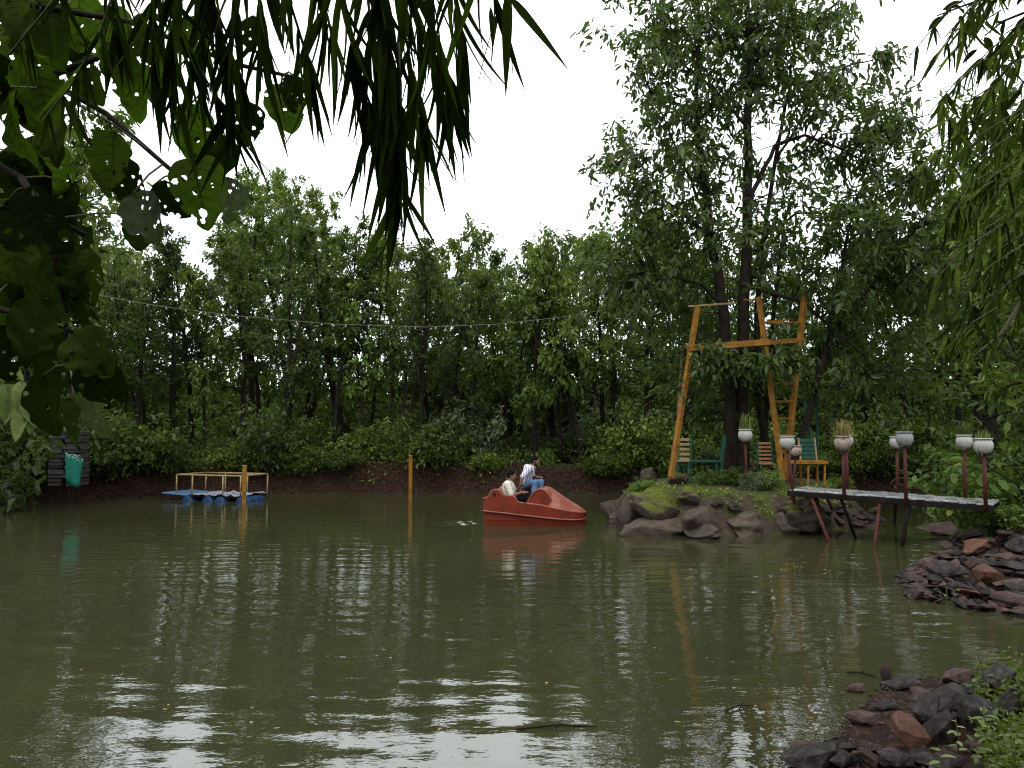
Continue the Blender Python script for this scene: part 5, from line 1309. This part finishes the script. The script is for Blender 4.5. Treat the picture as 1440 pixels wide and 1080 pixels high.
# corner weeds
r = np.random.RandomState(12); X, Y = r.uniform(2.2, 5.2, 2600), r.uniform(4.0, 6.6, 2600)
k_ = (X > 2.55 + (Y - 4.3) * .55) & (signed_dist(X, Y, POND) > .5)
G = np.stack([X, Y, ground_h(X, Y)], -1)[k_]
leafy_stuff('corner_weeds', 'bright green small leaved weeds in the near right corner', G + np.array([0, 0, .04]), .050, 'leaf_light', 7, .045, 0, 7, width=.55)
mb = MB()
for p in G[::4]:
    q = Vector(p); L = r.uniform(.08, .22); a = r.uniform(0, 6.28); d = Vector((math.cos(a), math.sin(a), 0)); sd_ = Vector((-d.y, d.x, 0)) * .004
    c1 = q + Vector((0, 0, L * .6)) + d * L * .2; c2 = q + Vector((0, 0, L * .85)) + d * L * .6
    mb.add([q - sd_, q + sd_, c1 + sd_, c1 - sd_, c2], [(0, 1, 2, 3), (3, 2, 4)], r.rand())
tag(obj('corner_grass', mb.mesh('corner_grass', M['pot_green'])), 'thin grass blades among the corner weeds', 'grass', kind='stuff')
# broad weed plants in the corner, leaf by leaf
def ovate_mesh(name, m, seg=7, w=.55, cup=.12, droop=.25, point=.8):
    mb = MB(); V = []
    for i in range(seg + 1):
        t = i / seg; ww = w / 2 * (math.sin(PI * t ** point) ** .8 if 0 < t < 1 else 0) + .002
        z = -droop * t * t
        V += [(t, -ww, z + cup * ww), (t, -ww * .5, z + cup * ww * .2), (t, 0, z - .01), (t, ww * .5, z + cup * ww * .2), (t, ww, z + cup * ww)]
    mb.add(V, [(i * 5 + k, (i + 1) * 5 + k, (i + 1) * 5 + k + 1, i * 5 + k + 1) for i in range(seg) for k in range(4)])
    return mb.mesh(name, m, True)
def orient(d, nrm):
    x = Vector(d).normalized(); z = Vector(nrm); z = (z - x * z.dot(x))
    if z.length < 1e-3: z = x.orthogonal()
    z.normalize(); y = z.cross(x)
    return Matrix((x, y, z)).transposed().to_4x4()
WEEDLEAF = ovate_mesh('leaf', M['fresh_leaf'])
r = random.Random(5)
for px, py, n_, L, lb in ((1400, 962, 9, .085, 'bright leafy sprig rising at the right frame edge'), (1385, 1010, 12, .08, 'bright broad leaved weed beside the black block'), (1322, 1062, 7, .085, 'bright leafed seedling at the bottom edge'), (1425, 1035, 12, .09, 'broad leaved weed in the lower right corner'), (1345, 1020, 7, .06, 'small seedling next to the tilted slab'), (1430, 985, 8, .08, 'leafy weed close to the right frame edge')):
    g = onz(px, py, .32); t = thing('weed_plant', lb, 'plant', (g.x, g.y, .12))
    obj('stem', MB().tube([(0, 0, -.1), (.01, 0, .12), (.0, .01, .24)], [.005, .004, .002], 5).mesh('stem', M['bamboo_stem'], True), t)
    for i in range(n_):
        a = i * 2.4; z = .05 + .2 * i / n_; o = obj('leaf', WEEDLEAF, t)
        o.matrix_local = Matrix.Translation((0, 0, z)) @ orient((math.cos(a), math.sin(a), r.uniform(-.1, .5)), (0, 0, 1)) @ Matrix.Scale(L * r.uniform(.7, 1.15), 4)
# water plants and floating leaves
r = random.Random(15)
for px, py, lb in ((1095, 806, 'thin sprouting weed in the water before the island'), (1120, 803, 'second thin sprout in the water right of the first'), (1170, 815, 'leafy water weed below the bridge'), (1332, 846, 'small green tuft in the water at the stone heap'), (1205, 805, 'thin green sprout in the water under the bridge')):
    g = onz(px, py, 0); t = thing('water_weed', lb, 'plant', (g.x, g.y, 0))
    for i in range(5):
        a = r.uniform(0, 6.28); h = r.uniform(.06, .16); q = Vector((math.cos(a) * .06, math.sin(a) * .06, 0))
        obj('stem', MB().tube([q * .3 + Vector((0, 0, -.2)), q, q * 1.6 + Vector((0, 0, h))], .004, 4).mesh('stem', M['bamboo_stem'], True), t)
        o = obj('leaf', WEEDLEAF, t); o.matrix_local = Matrix.Translation(q * 1.6 + Vector((0, 0, h))) @ orient((math.cos(a), math.sin(a), .1), (0, 0, 1)) @ Matrix.Scale(.06, 4)
M['fallen'] = leaf_mat('fallen_leaf', [(0, (.25, .20, .08)), (.5, (.40, .36, .22)), (1, (.5, .42, .12))], use_obj=True)
FALLEN = ovate_mesh('fallen_leaf', M['fallen'], 5, .5, .05, .02)
for i in range(100):
    px = r.uniform(40, 1300); py = 705 + 320 * r.random() ** 1.8; g = onz(px, py, .008)
    if signed_dist(np.array([g.x]), np.array([g.y]), ISL)[0] < .2 or signed_dist(np.array([g.x]), np.array([g.y]), POND)[0] > -.2: continue
    o = obj('floating_leaf', FALLEN, None, g, (0, 0, r.uniform(0, 6.28)), r.uniform(.02, .055))
    tag(o, 'tiny pale fallen leaf floating on the pond', 'leaf', 'floating leaves on the pond')
t = onz(1180, 1020, .01); tag(obj('floating_leaf', FALLEN, None, t, (0, 0, 1), .06), 'yellow fallen leaf floating by the near mud spit', 'leaf')
# sunken twigs at the near edge
for pa, pb, lb in (((725, 1026), (840, 1022), 'dark twig floating in the bright reflection at the bottom'), ((1020, 1000), (1060, 992), 'pale twig floating left of the near mud spit'), ((1190, 945), (1232, 952), 'small pale twig in the water behind the mud spit')):
    a, b_ = onz(*pa, .01), onz(*pb, .01); t = thing('floating_twig', lb, 'twig', a); mid = (b_ - a) * .5
    obj('twig', MB().tube([(0, 0, 0), mid + Vector((0, .03, .012)), b_ - a], [.006, .008, .004], 6).mesh('twig', M['bark'], True), t)
    obj('side_twig', MB().tube([mid, mid + Vector((.02, -.02, .05))], [.006, .003], 5).mesh('side_twig', M['bark'], True), t)

# ------------------------------------------------------------------ bamboo hanging over the water in front
def blade_mesh(name, m, seg=9, w=.13, curve=.16, twist=.25):
    mb = MB(); V = []
    for i in range(seg + 1):
        t = i / seg; ww = w / 2 * min(1, (t / .16 + .12)) * (1 - max(0, (t - .25) / .75) ** 1.7) + .001
        z = -curve * t * t; a = twist * t; c, s = math.cos(a), math.sin(a)
        for q, zz in ((-1, .18), (0, -.02), (1, .18)): V.append((t, q * ww * c, z + zz * ww + q * ww * s))
    mb.add(V, [(i * 3 + k, (i + 1) * 3 + k, (i + 1) * 3 + k + 1, i * 3 + k + 1) for i in range(seg) for k in range(2)])
    return mb.mesh(name, m, True)
BL = [blade_mesh('leaf', M['bamboo_leaf'], 9, .09, .16, .3), blade_mesh('leaf', M['bamboo_leaf'], 9, .10, .05, -.4), blade_mesh('leaf', M['bamboo_leaf'], 9, .075, .28, .15)]
BLF = [blade_mesh('leaf', M['bamboo_fresh'], 7, .11, .18, .3), blade_mesh('leaf', M['bamboo_fresh'], 7, .13, .06, -.4), blade_mesh('leaf', M['bamboo_fresh'], 7, .09, .32, .15)]
def bamboo(name, label, twigs, meshes, Lpx, per, seed, cat='bamboo', down=1.0, stem_r=.004, limit=300, fan=.55):
    """twigs: pixel paths with depth; leaves hang in fans from their nodes"""
    r = random.Random(seed); origin = at(*twigs[0][0][0], twigs[0][1])
    t = thing(name, label, cat, origin); cnt = 0
    for path, D, n_, lf in twigs:
        P = [at(q[0], q[1], D + .06 * i) for i, q in enumerate(path)]
        obj('twig', MB().tube([p - origin for p in P], [stem_r * (1 - .6 * i / len(P)) for i in range(len(P))], 6).mesh('twig', M['bamboo_stem'], True), t)
        for i in range(n_):
            u = (i + r.random() * .6) / n_ * (len(P) - 1); j = min(int(u), len(P) - 2); p = P[j].lerp(P[j + 1], u - j)
            ax_ = (P[j + 1] - P[j]).normalized()
            for k in range(per):
                if cnt >= limit: break
                L = Lpx * lf * r.uniform(.6, 1.15) * D / F
                d = ax_ * .35 + Vector((r.gauss(0, fan * .8), r.gauss(0, fan * .6), -down + r.gauss(0, .22)))
                o = obj('leaf', r.choice(meshes), t)
                o.matrix_local = Matrix.Translation(p - origin) @ orient(d, (r.gauss(0, 1), r.gauss(-.5, .8), .3)) @ Matrix.Scale(L, 4); cnt += 1
    return t
TW = [([(520, -70), (545, 60), (556, 160), (564, 280)], 1.75, 16, 1.0), ([(470, -70), (492, 40), (512, 120), (530, 180)], 1.85, 9, .95), ([(600, -70), (606, 30), (622, 90), (640, 120)], 1.7, 8, .95),
      ([(548, -70), (572, 60), (585, 130), (600, 190)], 1.95, 9, 1.0), ([(680, -70), (694, -10), (708, 20)], 1.75, 3, .85), ([(400, -70), (410, 10), (432, 80), (438, 110)], 1.8, 7, .8),
      ([(340, -70), (332, 20), (318, 80), (330, 170)], 1.9, 8, .85), ([(255, -70), (246, 30), (240, 90), (256, 170)], 1.8, 9, .85), ([(205, -70), (255, 50), (300, 130), (352, 190)], 1.95, 8, .8),
      ([(175, -60), (140, 50), (100, 120), (60, 170)], 1.9, 7, .6), ([(300, -70), (290, 20), (275, 90)], 2.0, 6, .85), ([(120, -60), (60, 20), (10, 80)], 2.1, 5, .55), ([(560, 60), (566, 210), (568, 300)], 1.8, 4, .75)]
TWC = [TW[i] for i in (0, 1, 2, 3, 4, 5, 12)] + [([(508, -70), (524, 50), (535, 130), (545, 200)], 1.9, 10, 1.0), ([(630, -70), (640, 0), (650, 60)], 1.9, 6, .9), ([(440, -70), (455, 0), (470, 60)], 2.0, 6, .9), ([(560, -70), (590, 40), (612, 110)], 1.8, 7, 1.0)]
TWL = [TW[i] for i in (6, 7, 8, 9, 10, 11)] + [([(370, -70), (365, 20), (372, 100)], 2.0, 7, .85), ([(225, -70), (215, 20), (220, 110)], 2.05, 8, .8), ([(280, -70), (310, 40), (345, 120)], 2.0, 8, .85), ([(150, -70), (165, 10), (170, 70)], 2.0, 6, .7)]
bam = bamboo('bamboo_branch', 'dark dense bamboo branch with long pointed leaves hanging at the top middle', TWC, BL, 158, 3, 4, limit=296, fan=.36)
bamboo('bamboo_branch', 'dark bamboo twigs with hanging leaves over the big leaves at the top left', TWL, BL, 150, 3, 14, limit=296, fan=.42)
o0_ = Vector(bam.location)
for a, b_, D in (((716, -5), (802, 97), 1.75), ((714, -10), (711, 135), 1.75), ((690, 10), (693, 72), 1.75)):
    p, q = at(*a, D), at(*b_, D); o = obj('leaf', BL[1], bam); o.matrix_local = Matrix.Translation(p - o0_) @ orient(q - p, (0, -1, .2)) @ Matrix.Scale((q - p).length, 4)
# fresh bamboo at the right edge
r = random.Random(31); TWR = []
for i in range(60):
    x0 = r.uniform(1390, 1520); y0 = r.uniform(-40, 440); ln = r.uniform(70, 150)
    TWR.append(([(x0, y0), (x0 - ln * .45, y0 + ln * .28), (x0 - ln * .85, y0 + ln * .75)], r.uniform(4.0, 5.0), 5, 1.0))
TWR.sort(key=lambda q: q[0][0][1])
for k, w_ in enumerate(('upper', 'middle', 'lower')):
    bamboo('bamboo_clump', w_ + ' fresh green bamboo sprays drooping at the right frame edge', TWR[k * 20:k * 20 + 20], BLF, 52, 3, 6 + k, limit=296, stem_r=.0045, fan=.5, down=.85)
for (pth, D, lb) in (([(1475, 300), (1420, 350), (1370, 385), (1325, 405)], 5.2, 'thin dark bamboo cane slanting in from the right edge'), ([(1465, 380), (1408, 470), (1372, 500)], 4.4, 'short bamboo shoot hanging at the right edge')):
    P = [at(q[0], q[1], D) for q in pth]; t = thing('bamboo_cane', lb, 'bamboo', P[0])
    obj('cane', MB().tube([p - P[0] for p in P], [.014 * (1 - .7 * i / len(P)) for i in range(len(P))], 7).mesh('cane', M['bamboo_stem'], True), t)
    for i in range(1, len(P) - 1): obj('node_ring', MB().tube([P[i] - P[0] - Vector((.004, 0, 0)), P[i] - P[0] + Vector((.004, 0, 0))], .014, 7).mesh('node_ring', M['bamboo_stem'], True), t)

# ------------------------------------------------------------------ big holed leaves at the left
def broad_mesh(seed, m, holes=5):
    """ovate leaf as a fine grid; insect holes are cut out of the grid and their edges rounded"""
    r = random.Random(seed); NX, NY = 38, 32; pts = {}; V = []; Fc = []
    H = [(r.uniform(.15, .9), r.uniform(-.34, .34), r.uniform(.016, .042) * (1.7 if r.random() < .25 else 1)) for _ in range(holes)]
    bites = [(r.uniform(.3, .95), r.choice((-1, 1)), r.uniform(.03, .09)) for _ in range(2 if holes else 0)]
    ph = r.uniform(0, 6)
    def width(t): return .40 * (math.sin(PI * min(1, t ** .72)) ** .62 if 0 < t < 1 else 0) * (1 + .03 * math.sin(t * 26 + ph)) + .003
    for i in range(NX + 1):
        for j in range(NY + 1):
            t = i / NX; s = j / NY * 2 - 1; x, y = t, s * width(t)
            for hx_, hy, hr in H:
                dx, dy = x - hx_, y - hy; d = math.hypot(dx, dy)
                if hr * .55 < d < hr * 1.25 and d > 1e-6: x, y = hx_ + dx / d * hr, hy + dy / d * hr
            z = -.30 * t * t + .22 * abs(y) + .030 * math.sin(t * 17 + abs(s) * 5 + ph) * abs(s) + .05 * math.sin(5 * t + 3 * y + ph)
            V.append((x, y, z))
    for i in range(NX):
        for j in range(NY):
            cx, cy = (i + .5) / NX, ((j + .5) / NY * 2 - 1) * width((i + .5) / NX)
            if any(math.hypot(cx - a, cy - b_) < c for a, b_, c in H): continue
            if any(math.hypot(cx - a, cy - b_ * width(a)) < c for a, b_, c in bites): continue
            Fc.append((i * (NY + 1) + j, (i + 1) * (NY + 1) + j, (i + 1) * (NY + 1) + j + 1, i * (NY + 1) + j + 1))
    mb = MB(); mb.add(V, Fc); rib = [(i / 8, 0, -.30 * (i / 8) ** 2 + .05 * math.sin(5 * i / 8 + ph) - .006) for i in range(9)]
    mb.tube(rib, [.009 * (1 - i / 10) for i in range(9)], 4)
    def zz(t, y): s = abs(y) / max(.01, width(t)); return -.30 * t * t + .22 * abs(y) + .030 * math.sin(t * 17 + s * 5 + ph) * s + .05 * math.sin(5 * t + 3 * y + ph)
    for i in range(7):                                   # side veins, on both faces
        for sd_ in (-1, 1):
            t0 = .06 + i * .125; V_ = []
            for k in range(5):
                t = t0 + .17 * k / 4; y = sd_ * width(min(.97, t)) * .93 * k / 4
                if t > .97 or any(math.hypot(t - a, y - b_) < c_ * 1.3 for a, b_, c_ in H): break
                V_.append((t, y, zz(t, y)))
            if len(V_) > 1: mb.tube(V_, [.0055 * (1 - .14 * k) for k in range(len(V_))], 3, cap=False)
    return mb.mesh('leaf', m, True)
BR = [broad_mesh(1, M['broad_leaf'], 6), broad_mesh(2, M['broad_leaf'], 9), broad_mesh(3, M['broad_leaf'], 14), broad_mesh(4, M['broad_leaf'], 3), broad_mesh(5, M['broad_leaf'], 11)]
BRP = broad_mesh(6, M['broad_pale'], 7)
LEAVES = [  # tip-to-stalk centre in pixels, size, hanging direction in the picture (dx, dy), pale?
 (45, 20, 95, .3, 1), (105, 30, 80, -.2, 1), (25, 85, 100, .1, 1), (150, 55, 85, .3, 1), (90, 85, 75, -.4, 1), (60, 130, 90, .2, 1), (105, 180, 62, .1, 1), (60, 250, 100, .25, 1), (15, 185, 105, 0, 1), (20, 270, 100, .2, 1),
 (192, 135, 75, -.1, 1), (148, 235, 84, -.35, 1), (178, 262, 64, .3, 1), (207, 312, 74, .5, 1, 1), (240, 285, 58, .9, .8), (195, 330, 48, 0, 1), (272, 190, 72, .1, 1), (285, 275, 92, .2, 1), (300, 225, 66, -.2, 1), (345, 175, 60, .2, 1), (405, 155, 64, .25, 1), (412, 135, 46, -.1, 1), (355, 55, 50, .3, 1), (325, 285, 60, .1, 1, 1),
 (55, 320, 105, .9, .5), (20, 345, 110, .1, 1), (95, 340, 95, .6, .9), (35, 400, 110, .05, 1), (85, 405, 105, .1, 1), (110, 425, 90, .1, 1), (55, 470, 85, -.2, 1), (80, 520, 100, -.3, 1, 0), (130, 500, 70, .8, .8), (143, 540, 72, .9, .9), (130, 580, 84, .3, 1, 1), (70, 575, 80, .2, 1), (100, 600, 66, -.1, 1), (120, 395, 70, .3, 1), (10, 440, 90, .1, 1), (20, 30, 90, -.2, 1), (210, 60, 70, .1, 1), (230, 120, 60, -.2, 1), (0, 130, 90, .3, 1), (75, 200, 70, -.1, 1), (170, 100, 70, .1, 1), (130, 120, 66, .3, 1), (40, 155, 80, .3, 1), (265, 60, 60, .1, 1), (70, 60, 80, .3, 1), (100, 290, 60, .2, 1), (50, 430, 80, .4, 1), (20, 500, 70, .2, 1)]
DB = 2.6
org = at(-40, 120, DB)
bt = thing('broadleaf_branch', 'big insect eaten leaves on a dark branch filling the upper left corner', 'branch', org)
STEMS = [[(-60, 90), (60, 110), (150, 160), (230, 230), (300, 290)], [(-60, -20), (60, 10), (180, 30), (330, 90), (420, 110)], [(-60, 200), (30, 250), (70, 330), (90, 430), (100, 540)], [(60, 110), (140, 80), (220, 70)], [(30, 250), (60, 300), (120, 330)], [(-60, 420), (20, 440), (80, 470)]]
sp_pts = []
for S in STEMS:
    P = [at(a, b_, DB + .05 * math.sin(a * .05)) for a, b_ in S]
    obj('stem', MB().tube([p - org for p in P], [.013 * (1 - .7 * i / len(P)) for i in range(len(P))], 7).mesh('stem', M['bark'], True), bt)
    for i in range(len(P) - 1):
        for k in range(4): sp_pts.append(P[i].lerp(P[i + 1], k / 4))
r = random.Random(17)
for i, q in enumerate(LEAVES):
    px, py, sz, dx, dy = q[:5]; pale = len(q) > 5 and q[5]
    D = DB + r.uniform(-.35, .35); L = sz * 1.08 * D / F; nm = math.hypot(dx, dy)
    st = at(px - dx / nm * sz * .6, py - dy / nm * sz * .6, D)
    d = Vector((dx / nm, r.uniform(-.25, .25), -dy / nm))
    nr = Vector((r.gauss(0, .5), -1, .25 + r.gauss(0, .45)))
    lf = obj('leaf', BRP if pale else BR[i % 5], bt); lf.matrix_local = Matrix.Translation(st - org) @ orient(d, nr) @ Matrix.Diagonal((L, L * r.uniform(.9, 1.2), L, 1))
    near = min(sp_pts, key=lambda p: (p - st).length)
    obj('stalk', MB().tube([near - org, (near + st) / 2 - org + Vector((0, 0, .012)), st - org], [.004, .0035, .003], 5).mesh('stalk', M['bamboo_stem'], True), bt)
# pale fresh leaves at the left frame edge
FR_ = ovate_mesh('leaf', M['fresh_leaf'], 7, .42, .3, .35)
org = at(-30, 500, 3.4); t = thing('fresh_sprig', 'pale fresh green drooping leaves at the left frame edge', 'plant', org)
P = [at(-40, 490, 3.4), at(0, 505, 3.4), at(30, 535, 3.4), at(45, 560, 3.4)]
obj('stem', MB().tube([p - org for p in P], [.006, .005, .004, .002], 6).mesh('stem', M['bamboo_stem'], True), t)
for i in range(22):
    u = r.random() * 3; j = min(2, int(u)); p = P[j].lerp(P[j + 1], u - j) + Vector((0, 0, r.uniform(-.12, .03)))
    o = obj('leaf', FR_, t); o.matrix_local = Matrix.Translation(p - org) @ orient((r.gauss(.15, .35), r.gauss(-.1, .4), -1), (r.gauss(0, .6), -1, .5)) @ Matrix.Scale(r.uniform(.10, .16), 4)
# leaf spray at the top right corner
org = at(1440, -20, 6.0); t = thing('leafy_spray', 'dark leafy twigs reaching in at the top right corner', 'branch', org)
LM = ovate_mesh('leaf', M['broad_leaf'], 6, .42, .2, .2)
for path, n_ in (([(1460, -30), (1400, -8), (1350, 10), (1318, 22)], 16), ([(1460, 10), (1410, 30), (1385, 50)], 10), ([(1470, 60), (1420, 90), (1380, 150), (1350, 230), (1290, 260)], 40), ([(1470, 150), (1410, 220), (1370, 300), (1330, 330)], 34), ([(1470, -20), (1430, 40), (1400, 110)], 20)):
    P = [at(a, b_, 6.0) for a, b_ in path]; obj('twig', MB().tube([p - org for p in P], [.012 * (1 - .75 * i / len(P)) for i in range(len(P))], 6).mesh('twig', M['bark'], True), t)
    for i in range(n_):
        u = (.25 + .75 * i / n_) * (len(P) - 1); j = min(len(P) - 2, int(u)); p = P[j].lerp(P[j + 1], u - j) + Vector((r.gauss(0, .07), r.gauss(0, .1), r.gauss(0, .06)))
        o = obj('leaf', LM, t); o.matrix_local = Matrix.Translation(p - org) @ orient((r.gauss(-.2, .6), r.gauss(0, .5), r.gauss(-.5, .4)), (r.gauss(0, .5), r.gauss(-.6, .5), .8)) @ Matrix.Scale(r.uniform(.09, .16), 4)
# unseen near-bank trees added behind and beside the camera to shade the front leaves
for x, y, h, kd in ((-2.8, -2.2, 8, 'c'), (2.8, -2.6, 8.5, 'g'), (-5.5, .5, 8, 'a'), (6.4, 1.0, 8, 'c'), (0.3, -4.5, 10, 'g'), (-1.2, -1.9, 6, 'g'), (1.3, -2.0, 6, 'c'), (-4.6, -4, 9, 'g'), (4.6, -4.4, 9, 'c'), (-8, -2, 9, 'c'), (8, -2, 9, 'g'), (-2, -6.5, 10, 'c'), (2.4, -6.8, 10, 'g')):
    plant_tree(kd, x, y, h, 'unseen shade tree added on the near bank behind the viewpoint', 'added shade trees of the near bank', rz=x)

for x, y, h in ((-1.6, -1.6, 2.6), (0.2, -1.9, 2.4), (1.8, -1.5, 2.6), (-3.4, -1.0, 2.8), (3.6, -1.2, 2.8)):  # unseen low cover added behind the camera to darken the leaves ahead
    plant_bush('v', x, y, h, 'unseen dense bush added for shade on the near bank behind the viewpoint', 'added shade bushes of the near bank', rz=x, wide=1.2)
